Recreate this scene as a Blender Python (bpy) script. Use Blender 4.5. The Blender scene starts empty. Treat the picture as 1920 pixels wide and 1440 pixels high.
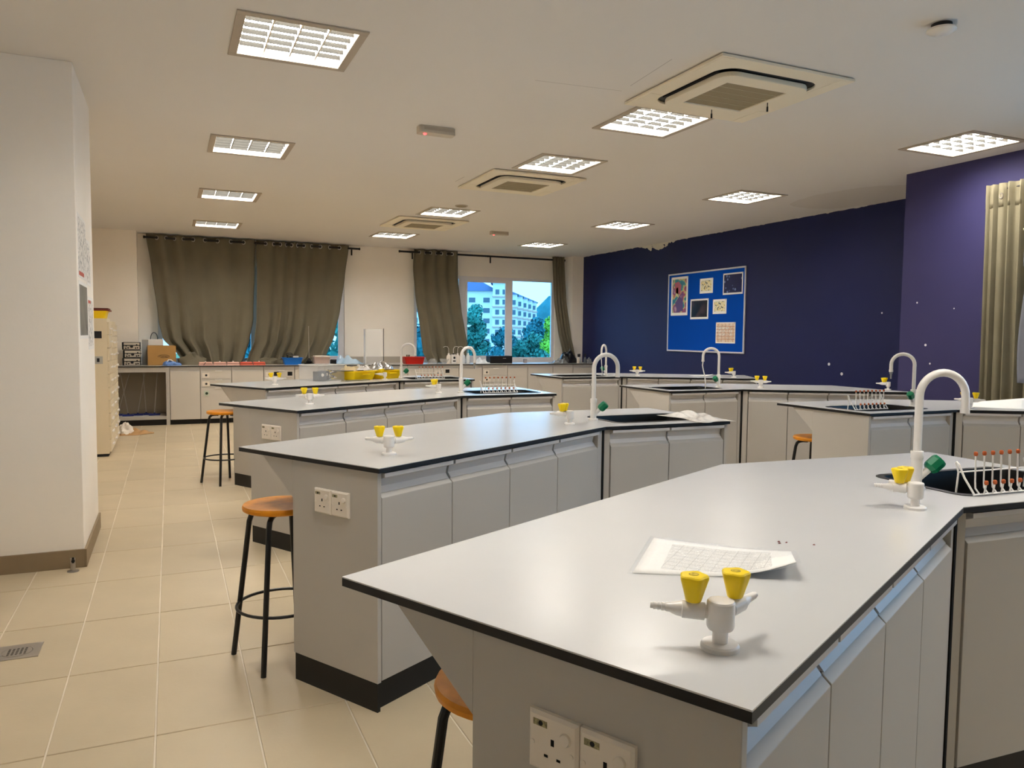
import bpy, bmesh, math, random
from mathutils import Vector, Matrix
random.seed(7)
S = bpy.context.scene
COL = S.collection
PI = math.pi

# ------------------------------------------------------------------ camera, world, exposure
H = 1.335
def Rm(yaw, pitch, roll):
    f = Vector((math.sin(yaw)*math.cos(pitch), math.cos(yaw)*math.cos(pitch), math.sin(pitch)))
    r = Vector((math.cos(yaw), -math.sin(yaw), 0))
    d = f.cross(r)
    r2 = r*math.cos(roll) + d*math.sin(roll)
    d2 = -r*math.sin(roll) + d*math.cos(roll)
    return r2, d2, f
cr, cd, cf = Rm(.42142, -.063436, -.010490)
cam_d = bpy.data.cameras.new('camera')
cam = bpy.data.objects.new('camera', cam_d)
COL.objects.link(cam)
M = Matrix((cr, -cd, -cf)).transposed().to_4x4()
M.translation = Vector((0, 0, H))
cam.matrix_world = M
cam_d.sensor_width = 36
cam_d.lens = 1431.3/1920*36
cam_d.clip_start = .02
cam_d.clip_end = 2000
S.camera = cam

w = bpy.data.worlds.new('sky')
S.world = w
w.use_nodes = True
SKY_COL, SKY_STR = (.84, .95, 1.22), 2.5
bg = w.node_tree.nodes['Background']
bg.inputs[0].default_value = (*SKY_COL, 1)
bg.inputs[1].default_value = SKY_STR
LAMP_COL, LAMP_STR = (1.0, .955, .88), 39.0
S.view_settings.view_transform = 'Standard'
S.view_settings.look = 'None'
S.view_settings.gamma = 1
S.view_settings.use_curve_mapping = False
S.view_settings.exposure = 0.14
S.cycles.max_bounces = 14
S.cycles.diffuse_bounces = 9
S.cycles.transparent_max_bounces = 12

# ------------------------------------------------------------------ helpers
def lin(c):
    return tuple(((x/255)/12.92 if x/255 <= .04045 else ((x/255+.055)/1.055)**2.4) for x in c)

MATS = {}
def mat(name, col=(200, 200, 200), rough=.5, spec=.5, metal=0, vary=0.0, vscale=8, bump=0.0, bscale=60,
        alpha=None, trans=0, ior=1.45, emit=None, estr=0, objvary=0.0, coat=0):
    if name in MATS: return MATS[name]
    m = bpy.data.materials.new(name)
    m.use_nodes = True
    nt = m.node_tree
    b = nt.nodes['Principled BSDF']
    c = (*lin(col), 1)
    b.inputs['Base Color'].default_value = c
    b.inputs['Roughness'].default_value = rough
    b.inputs['Specular IOR Level'].default_value = spec
    b.inputs['Metallic'].default_value = metal
    b.inputs['IOR'].default_value = ior
    if coat: b.inputs['Coat Weight'].default_value = coat
    if trans: b.inputs['Transmission Weight'].default_value = trans
    if alpha is not None: b.inputs['Alpha'].default_value = alpha
    if emit:
        b.inputs['Emission Color'].default_value = (*emit, 1)
        b.inputs['Emission Strength'].default_value = estr
    tc = nt.nodes.new('ShaderNodeTexCoord')
    if vary or objvary:
        mix = nt.nodes.new('ShaderNodeHueSaturation')
        mix.inputs['Color'].default_value = c
        mr = nt.nodes.new('ShaderNodeMapRange')
        if vary:
            n = nt.nodes.new('ShaderNodeTexNoise')
            n.inputs['Scale'].default_value = vscale
            n.inputs['Detail'].default_value = 5
            nt.links.new(tc.outputs['Object'], n.inputs['Vector'])
            mr.inputs['From Min'].default_value = .3; mr.inputs['From Max'].default_value = .7
            mr.inputs['To Min'].default_value = 1-vary; mr.inputs['To Max'].default_value = 1+vary
            nt.links.new(n.outputs['Fac'], mr.inputs['Value'])
        else:
            mr.inputs['Value'].default_value = 1; mr.inputs['To Min'].default_value = 1; mr.inputs['To Max'].default_value = 1
        out = mr.outputs[0]
        if objvary:
            oi = nt.nodes.new('ShaderNodeObjectInfo')
            m2 = nt.nodes.new('ShaderNodeMapRange')
            m2.inputs['To Min'].default_value = 1-objvary; m2.inputs['To Max'].default_value = 1+objvary
            nt.links.new(oi.outputs['Random'], m2.inputs['Value'])
            mm = nt.nodes.new('ShaderNodeMath'); mm.operation = 'MULTIPLY'
            nt.links.new(out, mm.inputs[0]); nt.links.new(m2.outputs[0], mm.inputs[1])
            out = mm.outputs[0]
        nt.links.new(out, mix.inputs['Value'])
        nt.links.new(mix.outputs['Color'], b.inputs['Base Color'])
    if bump:
        n = nt.nodes.new('ShaderNodeTexNoise')
        n.inputs['Scale'].default_value = bscale
        n.inputs['Detail'].default_value = 6
        nt.links.new(tc.outputs['Object'], n.inputs['Vector'])
        bp = nt.nodes.new('ShaderNodeBump')
        bp.inputs['Strength'].default_value = bump
        bp.inputs['Distance'].default_value = .01
        nt.links.new(n.outputs['Fac'], bp.inputs['Height'])
        nt.links.new(bp.outputs['Normal'], b.inputs['Normal'])
    MATS[name] = m
    return m

class MB:
    def __init__(self): self.v = []; self.f = []
    def add(self, vs, fs):
        o = len(self.v)
        self.v += [tuple(p) for p in vs]
        self.f += [tuple(i+o for i in f) for f in fs]
        return self
    def box(self, x0, x1, y0, y1, z0, z1):
        return self.add([(x0,y0,z0),(x1,y0,z0),(x1,y1,z0),(x0,y1,z0),(x0,y0,z1),(x1,y0,z1),(x1,y1,z1),(x0,y1,z1)],
                        [(0,3,2,1),(4,5,6,7),(0,1,5,4),(1,2,6,5),(2,3,7,6),(3,0,4,7)])
    def hexa(self, p):
        return self.add(p, [(0,3,2,1),(4,5,6,7),(0,1,5,4),(1,2,6,5),(2,3,7,6),(3,0,4,7)])
    def prism(self, poly, z0, z1):
        n = len(poly)
        return self.add([(x,y,z0) for x,y in poly]+[(x,y,z1) for x,y in poly],
                        [tuple(range(n-1,-1,-1)), tuple(range(n,2*n))]+[(i,(i+1)%n,n+(i+1)%n,n+i) for i in range(n)])
    def extrude(self, poly3, d):
        n = len(poly3); d = Vector(d)
        return self.add([tuple(p) for p in poly3]+[tuple(Vector(p)+d) for p in poly3],
                        [tuple(range(n-1,-1,-1)), tuple(range(n,2*n))]+[(i,(i+1)%n,n+(i+1)%n,n+i) for i in range(n)])
    def lathe(self, prof, seg=20, c=(0,0,0), axis=(0,0,1), cap=True, wob=None):
        ax = Vector(axis).normalized()
        a = ax.orthogonal().normalized(); b = ax.cross(a)
        vs = []; fs = []
        c = Vector(c)
        for r, z in prof:
            for k in range(seg):
                t = 2*PI*k/seg
                rr = r*(wob(t, z) if wob else 1)
                vs.append(c + ax*z + (a*math.cos(t)+b*math.sin(t))*rr)
        for i in range(len(prof)-1):
            for k in range(seg):
                k2 = (k+1) % seg
                fs.append((i*seg+k, i*seg+k2, (i+1)*seg+k2, (i+1)*seg+k))
        if cap:
            fs.append(tuple(range(seg-1,-1,-1)))
            fs.append(tuple((len(prof)-1)*seg+k for k in range(seg)))
        return self.add(vs, fs)
    def cyl(self, p0, p1, r, seg=12, r1=None):
        p0 = Vector(p0); p1 = Vector(p1)
        return self.lathe([(r,0),(r if r1 is None else r1,(p1-p0).length)], seg, p0, p1-p0)
    def tube(self, pts, r, seg=8, closed=False):
        pts = [Vector(p) for p in pts]; n = len(pts)
        vs = []; fs = []
        prev = None
        for i, p in enumerate(pts):
            if closed: t = (pts[(i+1) % n]-pts[i-1]).normalized()
            else: t = (pts[min(i+1,n-1)]-pts[max(i-1,0)]).normalized()
            if prev is None: a = t.orthogonal().normalized()
            else:
                a = prev - t*prev.dot(t)
                a = a.normalized() if a.length > 1e-6 else t.orthogonal().normalized()
            prev = a; b = t.cross(a)
            rr = r[i] if isinstance(r, (list, tuple)) else r
            for k in range(seg):
                q = 2*PI*k/seg
                vs.append(p + (a*math.cos(q)+b*math.sin(q))*rr)
        m = n if closed else n-1
        for i in range(m):
            j = (i+1) % n
            for k in range(seg):
                k2 = (k+1) % seg
                fs.append((i*seg+k, i*seg+k2, j*seg+k2, j*seg+k))
        if not closed:
            fs.append(tuple(range(seg-1,-1,-1))); fs.append(tuple((n-1)*seg+k for k in range(seg)))
        return self.add(vs, fs)
    def grid(self, fn, nu, nv, closed_u=False):
        vs = [fn(i/nu, j/nv) for j in range(nv+1) for i in range(nu+1)]
        fs = [(j*(nu+1)+i, j*(nu+1)+i+1, (j+1)*(nu+1)+i+1, (j+1)*(nu+1)+i) for j in range(nv) for i in range(nu)]
        return self.add(vs, fs)
    def blob(self, c, rx, ry, rz, rough=.15, n=10, flat=True, seed=0):
        rn = random.Random(seed)
        ph = [(rn.uniform(1,5), rn.uniform(0,6), rn.uniform(1,5), rn.uniform(0,6)) for _ in range(4)]
        vs = []; fs = []
        for j in range(n+1):
            th = PI*j/n
            for k in range(2*n):
                a = PI*k/n
                s = 1+rough*sum(math.sin(round(p[0])*a+p[1])*math.sin(p[2]*th+p[3]) for p in ph)/1.6
                z = math.cos(th)*rz*s
                if flat: z = max(z, -rz*.0)
                vs.append((c[0]+math.sin(th)*math.cos(a)*rx*s, c[1]+math.sin(th)*math.sin(a)*ry*s, c[2]+z))
        for j in range(n):
            for k in range(2*n):
                k2 = (k+1) % (2*n)
                fs.append((j*2*n+k, (j+1)*2*n+k, (j+1)*2*n+k2, j*2*n+k2))
        return self.add(vs, fs)

def mesh_of(name, mb, material, off=(0,0,0), smooth=False, weld=False):
    me = bpy.data.meshes.new(name)
    o = off
    me.from_pydata([(x-o[0], y-o[1], z-o[2]) for x, y, z in mb.v], [], mb.f)
    bm = bmesh.new(); bm.from_mesh(me)
    if weld: bmesh.ops.remove_doubles(bm, verts=bm.verts, dist=1e-5)
    bmesh.ops.recalc_face_normals(bm, faces=bm.faces)
    bm.to_mesh(me); bm.free()
    if smooth:
        me.polygons.foreach_set('use_smooth', [True]*len(me.polygons))
        me.set_sharp_from_angle(angle=math.radians(30))
    me.materials.append(material)
    return me
def link(name, me, parent=None):
    ob = bpy.data.objects.new(name, me); COL.objects.link(ob)
    if parent: ob.parent = parent
    return ob
def obj(name, mb, material, parent=None, off=(0,0,0), smooth=False, bevel=0, weld=False, kind=None, label=None):
    ob = link(name, mesh_of(name, mb, material, off, smooth, weld), parent)
    if not parent: ob.location = off
    if bevel:
        md = ob.modifiers.new('bevel', 'BEVEL'); md.width = bevel; md.segments = 2
        md.limit_method = 'ANGLE'; md.angle_limit = math.radians(40)
    if kind: ob['kind'] = kind
    if label: ob['label'] = label
    return ob
def thing(name, label, cat, loc=(0,0,0), rz=0, group=None, kind=None):
    e = bpy.data.objects.new(name, None); COL.objects.link(e)
    e.location = loc; e.rotation_euler = (0,0,rz)
    e.empty_display_size = .05
    if kind: e['kind'] = kind
    if label: e['label'] = label
    if cat: e['category'] = cat
    if group: e['group'] = group
    return e
def tag(o, label, cat, group=None):
    o['label'] = label; o['category'] = cat
    if group: o['group'] = group
    return o
def struct(name, mb, m, parent=None, **k):
    o = obj(name, mb, m, parent, **k)
    if not parent: o['kind'] = 'structure'
    return o
def dup(root, loc, rz=0, label=None, group=None):
    r = root.copy(); COL.objects.link(r); r.location = loc; r.rotation_euler = (0,0,rz)
    if label: r['label'] = label
    if group: r['group'] = group
    for ch in root.children:
        c = ch.copy(); COL.objects.link(c); c.parent = r
        for g in ch.children:
            d = g.copy(); COL.objects.link(d); d.parent = c
    return r
def holes(outer, inner, z0, z1):
    """slab with holes, horizontal"""
    bm = bmesh.new()
    def loop(pts, z):
        vs = [bm.verts.new((x,y,z)) for x,y in pts]
        es = [bm.edges.new((vs[i], vs[(i+1) % len(vs)])) for i in range(len(vs))]
        return vs, es
    rings = []
    for z in (z0, z1):
        E_ = []; R_ = []
        for p in [outer]+inner:
            v, e = loop(p, z); E_ += e; R_.append(v)
        bmesh.ops.triangle_fill(bm, edges=E_, use_beauty=True)
        rings.append(R_)
    for a, b in zip(*rings):
        n = len(a)
        for i in range(n): bm.faces.new((a[i], a[(i+1) % n], b[(i+1) % n], b[i]))
    bm.verts.index_update()
    mb = MB(); mb.add([v.co[:] for v in bm.verts], [tuple(v.index for v in f.verts) for f in bm.faces])
    bm.free()
    return mb
def rrect(x0, x1, y0, y1, r, n=5):
    P = []
    for cx, cy, a0 in ((x1-r,y1-r,0),(x0+r,y1-r,PI/2),(x0+r,y0+r,PI),(x1-r,y0+r,1.5*PI)):
        for k in range(n+1):
            a = a0+PI/2*k/n; P.append((cx+r*math.cos(a), cy+r*math.sin(a)))
    return P
def text(s, size, m, parent, loc, rot, depth=.0004, name='lettering'):
    cu = bpy.data.curves.new(name, 'FONT'); cu.body = s; cu.size = size; cu.extrude = depth
    cu.align_x = 'CENTER'; cu.align_y = 'CENTER'
    tmp = bpy.data.objects.new('tmp', cu); COL.objects.link(tmp)
    dg = bpy.context.evaluated_depsgraph_get(); dg.update()
    me = bpy.data.meshes.new_from_object(tmp.evaluated_get(dg))
    bpy.data.objects.remove(tmp)
    me.materials.clear(); me.materials.append(m)
    o = link(name, me, parent); o.location = loc; o.rotation_euler = rot
    return o

# ------------------------------------------------------------------ materials
M_wall = mat('wall_paint', (246, 240, 231), .85, .2, vary=.03, vscale=1.5, bump=.06, bscale=40)
M_ceil = mat('ceiling_paint', (229, 222, 212), .9, .15, vary=.02, vscale=.8)
M_grout = mat('grout', (222, 212, 196), .9, .1, vary=.12, vscale=3)
M_tile = mat('floor_tile', (190, 174, 146), .42, .45, vary=.045, vscale=4, bump=.05, bscale=70, objvary=.05)
M_skirt = mat('skirting_tile', (140, 122, 96), .5, .4, vary=.05)
M_lam = mat('white_laminate', (200, 200, 200), .22, .5, vary=.015, vscale=3)
M_core = mat('black_core', (17, 16, 18), .45, .4)
M_cab = mat('grey_melamine', (184, 180, 174), .45, .35, vary=.015, vscale=2)
M_cab2 = mat('pale_grey_melamine', (206, 200, 191), .45, .35, vary=.015, vscale=2)
M_chan = mat('pale_profile', (205, 203, 203), .35, .45)
M_plinth = mat('black_plinth', (22, 21, 20), .5, .4)
M_dark = mat('dark_gap', (30, 29, 29), .8, .1)
M_sink = mat('black_sink', (13, 13, 14), .3, .5)
M_pvc = mat('white_plastic', (232, 228, 224), .28, .5)
M_sock = mat('socket_plastic', (231, 222, 210), .35, .45)
M_yel = mat('yellow_plastic', (247, 214, 8), .38, .45)
M_green = mat('green_plastic', (4, 112, 74), .3, .5)
M_orange = mat('orange_rubber', (176, 88, 44), .6, .3)
M_wood = mat('varnished_wood', (212, 136, 28), .42, .28, vary=.22, vscale=14)
M_blkm = mat('black_metal', (16, 16, 17), .38, .5)
M_cloth = mat('olive_cloth', (113, 107, 90), .85, .2, vary=.05, vscale=5, bump=.15, bscale=240)
M_cloth2 = mat('khaki_cloth', (126, 119, 98), .85, .2, vary=.06, vscale=6, bump=.15, bscale=240)
M_steel = mat('brushed_steel', (178, 172, 165), .35, .5, metal=.9)
M_alu = mat('aluminium_frame', (198, 198, 200), .4, .5, metal=.3)
M_fitting = mat('fitting_metal', (180, 168, 152), .5, .4)
M_tubes = mat('lamp_panel', (255, 255, 255), emit=LAMP_COL, estr=LAMP_STR)
M_louv = mat('louvre', (240, 238, 234), .22, .5, metal=.85)
M_blade = mat('grey_blade', (38, 37, 34), .7, .1)
M_acp = mat('aircon_panel', (236, 226, 204), .5, .35)
M_acg = mat('aircon_grille', (150, 138, 112), .7, .2)
M_upvc = mat('window_frame_white', (228, 226, 230), .35, .5)
M_card = mat('cardboard', (178, 138, 84), .8, .15, vary=.04, vscale=6)
M_cream = mat('cream_steel', (224, 211, 184), .4, .4)
M_blue = mat('blue_plastic', (22, 112, 205), .4, .4)
M_red = mat('red_plastic', (190, 28, 18), .4, .4)
M_pink = mat('pink_plastic', (226, 178, 162), .5, .35)
M_coral = mat('coral_plastic', (222, 104, 82), .5, .35)
M_black = mat('black_plastic', (19, 19, 21), .5, .4)
M_paper = mat('white_paper', (240, 238, 234), .8, .2)
M_clear = mat('clear_plastic', (235, 238, 240), .12, .5, alpha=.13)
M_film = mat('plastic_film', (238, 240, 242), .08, .6, alpha=.12, bump=.8, bscale=22)
M_foil = mat('silver_foil', (190, 190, 190), .22, .5, metal=1, bump=.5, bscale=30)
M_greyp = mat('grey_device', (98, 104, 112), .5, .4)
M_ink = mat('dark_print', (45, 45, 48), .7, .2)
M_bluebase = mat('dark_blue_enamel', (20, 36, 110), .4, .5)

def node_mat(name, fn, rough=.8, spec=.2):
    m = bpy.data.materials.new(name); m.use_nodes = True
    nt = m.node_tree; b = nt.nodes['Principled BSDF']
    b.inputs['Roughness'].default_value = rough; b.inputs['Specular IOR Level'].default_value = spec
    tc = nt.nodes.new('ShaderNodeTexCoord')
    out = fn(nt, tc.outputs['Object'])
    nt.links.new(out, b.inputs['Base Color'])
    MATS[name] = m
    return m
def n_mix(nt, fac, a, b):
    x = nt.nodes.new('ShaderNodeMix'); x.data_type = 'RGBA'
    for s, v in ((0, fac), (6, a), (7, b)):
        if isinstance(v, tuple): x.inputs[s].default_value = (*v, 1) if s else v
        elif isinstance(v, float): x.inputs[s].default_value = v
        else: nt.links.new(v, x.inputs[s])
    return x.outputs[2]
def n_math(nt, op, a, b=0.0, clamp=False):
    x = nt.nodes.new('ShaderNodeMath'); x.operation = op; x.use_clamp = clamp
    for i, v in enumerate((a, b)):
        if isinstance(v, (int, float)): x.inputs[i].default_value = v
        else: nt.links.new(v, x.inputs[i])
    return x.outputs[0]
def n_sep(nt, v):
    x = nt.nodes.new('ShaderNodeSeparateXYZ'); nt.links.new(v, x.inputs[0]); return x.outputs
def n_noise(nt, v, sc, det=3):
    x = nt.nodes.new('ShaderNodeTexNoise'); x.inputs['Scale'].default_value = sc; x.inputs['Detail'].default_value = det
    nt.links.new(v, x.inputs['Vector']); return x.outputs['Fac']
def n_ramp(nt, fac, stops, const=False):
    x = nt.nodes.new('ShaderNodeValToRGB'); nt.links.new(fac, x.inputs[0])
    e = x.color_ramp.elements
    while len(e) < len(stops): e.new(.5)
    for k, (p, c) in zip(e, stops): k.position = p; k.color = (*lin(c), 1)
    if const: x.color_ramp.interpolation = 'CONSTANT'
    return x.outputs[0]

# deep blue paint with chipped plaster along the ceiling line and a few filled holes
def blue_fn(nt, v):
    x, y, z = n_sep(nt, v)
    base = n_mix(nt, n_noise(nt, v, 2.0), lin((21, 27, 72)), lin((24, 30, 79)))
    edge = n_noise(nt, v, 9, 6)
    depth = n_math(nt, 'SUBTRACT', 2.80, z)
    prof = n_math(nt, 'MULTIPLY', n_math(nt, 'SUBTRACT', 1.0, n_math(nt, 'ABSOLUTE', n_math(nt, 'DIVIDE', n_math(nt, 'SUBTRACT', y, 10.15), .55)), True), .11)
    lim = n_math(nt, 'MULTIPLY', prof, n_math(nt, 'MULTIPLY', n_math(nt, 'SUBTRACT', edge, .28), 3.0))
    lim = n_math(nt, 'ADD', lim, n_math(nt, 'MULTIPLY', n_math(nt, 'SUBTRACT', edge, .47), .05))
    f = n_math(nt, 'LESS_THAN', depth, lim)
    col = n_mix(nt, f, base, lin((214, 208, 198)))
    for (py, pz, r) in ((6.62, 1.04, .017), (6.43, .935, .018), (5.92, 1.62, .01)):
        d = n_math(nt, 'ADD', n_math(nt, 'POWER', n_math(nt, 'SUBTRACT', y, py), 2), n_math(nt, 'POWER', n_math(nt, 'SUBTRACT', z, pz), 2))
        col = n_mix(nt, n_math(nt, 'LESS_THAN', d, r*r), col, lin((225, 225, 230)))
    return col
M_bluewall = node_mat('blue_wall_paint', blue_fn, .6, .3)
def blue2_fn(nt, v):
    x, y, z = n_sep(nt, v)
    col = n_mix(nt, n_noise(nt, v, 2.0), lin((52, 50, 92)), lin((56, 53, 98)))
    for (py, pz, r) in ((4.70, 1.66, .008), (4.60, 1.29, .011), (4.55, 1.13, .008), (4.35, 1.60, .006)):
        d = n_math(nt, 'ADD', n_math(nt, 'POWER', n_math(nt, 'SUBTRACT', y, py), 2), n_math(nt, 'POWER', n_math(nt, 'SUBTRACT', z, pz), 2))
        col = n_mix(nt, n_math(nt, 'LESS_THAN', d, r*r), col, lin((225, 225, 230)))
    return col
M_bluewall2 = node_mat('blue_pillar_paint', blue2_fn, .6, .3)

# ------------------------------------------------------------------ room shell
CZ = 2.80
XL0, YB = -1.75, -2.6        # left wall of the front zone, wall behind the camera
XN = 6.0                    # nearer blue wall plane
XF = 7.02                    # far blue wall plane
YW = 12.78                   # window wall
TX, TY, TX0, TY0 = .3145, .61, -.0648, .883
# floor: base slab with individual tiles
fl = struct('floor', MB().box(XL0-.2, XF+.2, YB-.2, YW+.2, -.12, -.004), M_grout)
def tile_me(nm, i0, i1, j0, j1):
    mb = MB()
    for i in range(i0, i1):
        for j in range(j0, j1):
            x, y = TX0+i*TX, TY0+j*TY
            g = .003; c = .0015
            mb.add([(x+g,y+g,-.004),(x+TX-g,y+g,-.004),(x+TX-g,y+TY-g,-.004),(x+g,y+TY-g,-.004),
                    (x+g,y+g,-c),(x+TX-g,y+g,-c),(x+TX-g,y+TY-g,-c),(x+g,y+TY-g,-c),
                    (x+g+c,y+g+c,0),(x+TX-g-c,y+g+c,0),(x+TX-g-c,y+TY-g-c,0),(x+g+c,y+TY-g-c,0)],
                   [(0,1,5,4),(1,2,6,5),(2,3,7,6),(3,0,4,7),(4,5,9,8),(5,6,10,9),(6,7,11,10),(7,4,8,11),(8,9,10,11)])
    return mb
single = mesh_of('tile', tile_me('tile', 0, 1, 0, 1), M_tile, off=(TX0, TY0, 0))
IN = set()
for i in range(-4, 8):
    for j in range(1, 20):
        if i >= 4 and j > 9: continue
        IN.add((i, j))
        o = link('tile', single, fl); o.location = (TX0+i*TX, TY0+j*TY, 0)
rest = MB()
for i in range(-6, 24):
    for j in range(-6, 20):
        if (i, j) in IN: continue
        rest.add(*(lambda q: (q.v, q.f))(tile_me('t', i, i+1, j, j+1)))
obj('tile_field', rest, M_tile, fl, kind='stuff')

# ceiling with openings for the fittings
LIGHTS = [('L', .607, 4.07), ('L', .605, 6.46), ('L', .603, 8.79), ('L', .61, 11.22),
          ('M', 3.04, 4.47), ('M', 3.06, 5.9), ('M', 3.065, 8.78), ('M', 3.055, 11.15),
          ('R', 5.45, 3.95), ('R', 5.49, 6.38), ('R', 5.475, 8.71), ('R', 5.51, 11.16),
          ('B', .607, 1.7), ('B', 2.6, 1.1), ('B', 4.6, .5)]
HL = .272
ceil_holes = [[(x-HL,y-HL),(x+HL,y-HL),(x+HL,y+HL),(x-HL,y+HL)] for _, x, y in LIGHTS]
M_ceil2 = None
def ceil_fn(nt, v):
    x, y, z = n_sep(nt, v)
    col = n_mix(nt, n_noise(nt, v, .8), lin((222, 218, 213)), lin((227, 223, 218)))
    # hairline plaster cracks beside the air conditioners
    def seg(col, x0, y0, x1, y1, wd):
        L = math.hypot(x1-x0, y1-y0); ux, uy = (x1-x0)/L, (y1-y0)/L
        dx = n_math(nt, 'SUBTRACT', x, x0); dy = n_math(nt, 'SUBTRACT', y, y0)
        al = n_math(nt, 'ADD', n_math(nt, 'MULTIPLY', dx, ux), n_math(nt, 'MULTIPLY', dy, uy))
        ac = n_math(nt, 'ABSOLUTE', n_math(nt, 'SUBTRACT', n_math(nt, 'MULTIPLY', dx, -uy), n_math(nt, 'MULTIPLY', dy, -ux)))
        inside = n_math(nt, 'MULTIPLY', n_math(nt, 'MULTIPLY', n_math(nt, 'GREATER_THAN', al, 0), n_math(nt, 'LESS_THAN', al, L)), n_math(nt, 'LESS_THAN', ac, wd))
        return n_mix(nt, n_math(nt, 'MULTIPLY', inside, .45), col, lin((110, 100, 90)))
    col = seg(col, 1.94, 4.05, 2.49, 3.995, .0025)
    col = seg(col, 2.484, 3.893, 2.445, 3.433, .0025)
    col = seg(col, 2.52, 7.0, 2.52, 6.75, .004)
    # irregular darker patch near the blue wall
    d = n_math(nt, 'ADD', n_math(nt, 'POWER', n_math(nt, 'DIVIDE', n_math(nt, 'SUBTRACT', x, 6.55), .5), 2), n_math(nt, 'POWER', n_math(nt, 'DIVIDE', n_math(nt, 'SUBTRACT', y, 5.9), .75), 2))
    f = n_math(nt, 'MULTIPLY', n_math(nt, 'LESS_THAN', n_math(nt, 'ADD', d, n_math(nt, 'MULTIPLY', n_noise(nt, v, 3), .6)), 1.25), .35)
    return n_mix(nt, f, col, lin((196, 186, 172)))
M_ceil = node_mat('ceiling_plaster', ceil_fn, .9, .15)
ce = struct('ceiling', holes([(XL0-.2,YB-.2),(XF+.2,YB-.2),(XF+.2,YW+.2),(XL0-.2,YW+.2)], ceil_holes, CZ, CZ+.14), M_ceil)
struct('ceiling_void', MB().box(XL0-.2, XF+.2, YB-.2, YW+.2, CZ+.3, CZ+.34), M_ceil)['kind'] = 'structure'

# walls
W1 = (-.16, 2.66, .88, 2.38)
W2 = (3.86, 6.60, .88, 2.38)
wf = MB()
for x0, x1, z0, z1 in ((XL0-.2, W1[0], 0, CZ), (W1[1], W2[0], 0, CZ), (W2[1], XF+.2, 0, CZ),
                       (W1[0], W1[1], 0, W1[2]), (W1[0], W1[1], W1[3], CZ), (W2[0], W2[1], 0, W2[2]), (W2[0], W2[1], W2[3], CZ)):
    wf.box(x0, x1, YW, YW+.2, z0, z1)
struct('wall_far', wf, M_wall)
struct('wall_far_pillar', MB().box(-1.15, -.42, 12.47, YW, 0, CZ), M_wall)
struct('wall_far_pillar', MB().box(6.79, XF, 12.47, YW, 0, CZ), M_wall)
struct('wall_right', MB().box(XF, XF+.2, 4.86, YW, 0, CZ), M_bluewall)
W3 = (-1.2, 3.3, .95, 2.45)   # y0, y1, z0, z1 of the daylight window in the nearer right wall
struct('wall_right_near', MB().box(XN, XN+.2, YB, W3[0], 0, CZ).box(XN, XN+.2, W3[1], 4.86, 0, CZ).box(XN, XN+.2, W3[0], W3[1], 0, W3[2]).box(XN, XN+.2, W3[0], W3[1], W3[3], CZ).box(XN+.2, XF+.2, 4.66, 4.86, 0, CZ), M_bluewall2)
struct('wall_back', MB().box(XL0-.2, XF+.2, YB-.2, YB, 0, CZ), M_wall)
struct('wall_left', MB().box(XL0-.2, XL0, YB, 4.88, 0, CZ), M_wall)
struct('wall_left_pillar', MB().box(XL0-.2, -.462, 4.88, 5.83, 0, CZ), M_wall, bevel=.004)
struct('wall_left_far', MB().box(-1.35, -1.15, 5.83, YW, 0, CZ), M_wall)
struct('baseboard_left', MB().box(XL0, -.455, 4.866, 4.88, 0, .103).box(-.462, -.449, 4.866, 5.83, 0, .103), M_skirt, bevel=.002)
struct('baseboard_far', MB().box(-1.15, -1.138, 5.83, 12.47, 0, .1), M_skirt)
struct('baseboard_right', MB().box(XN-.012, XN, YB, 4.86, 0, .1).box(XF-.012, XF, 4.86, 11.94, 0, .1), M_skirt)

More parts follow.
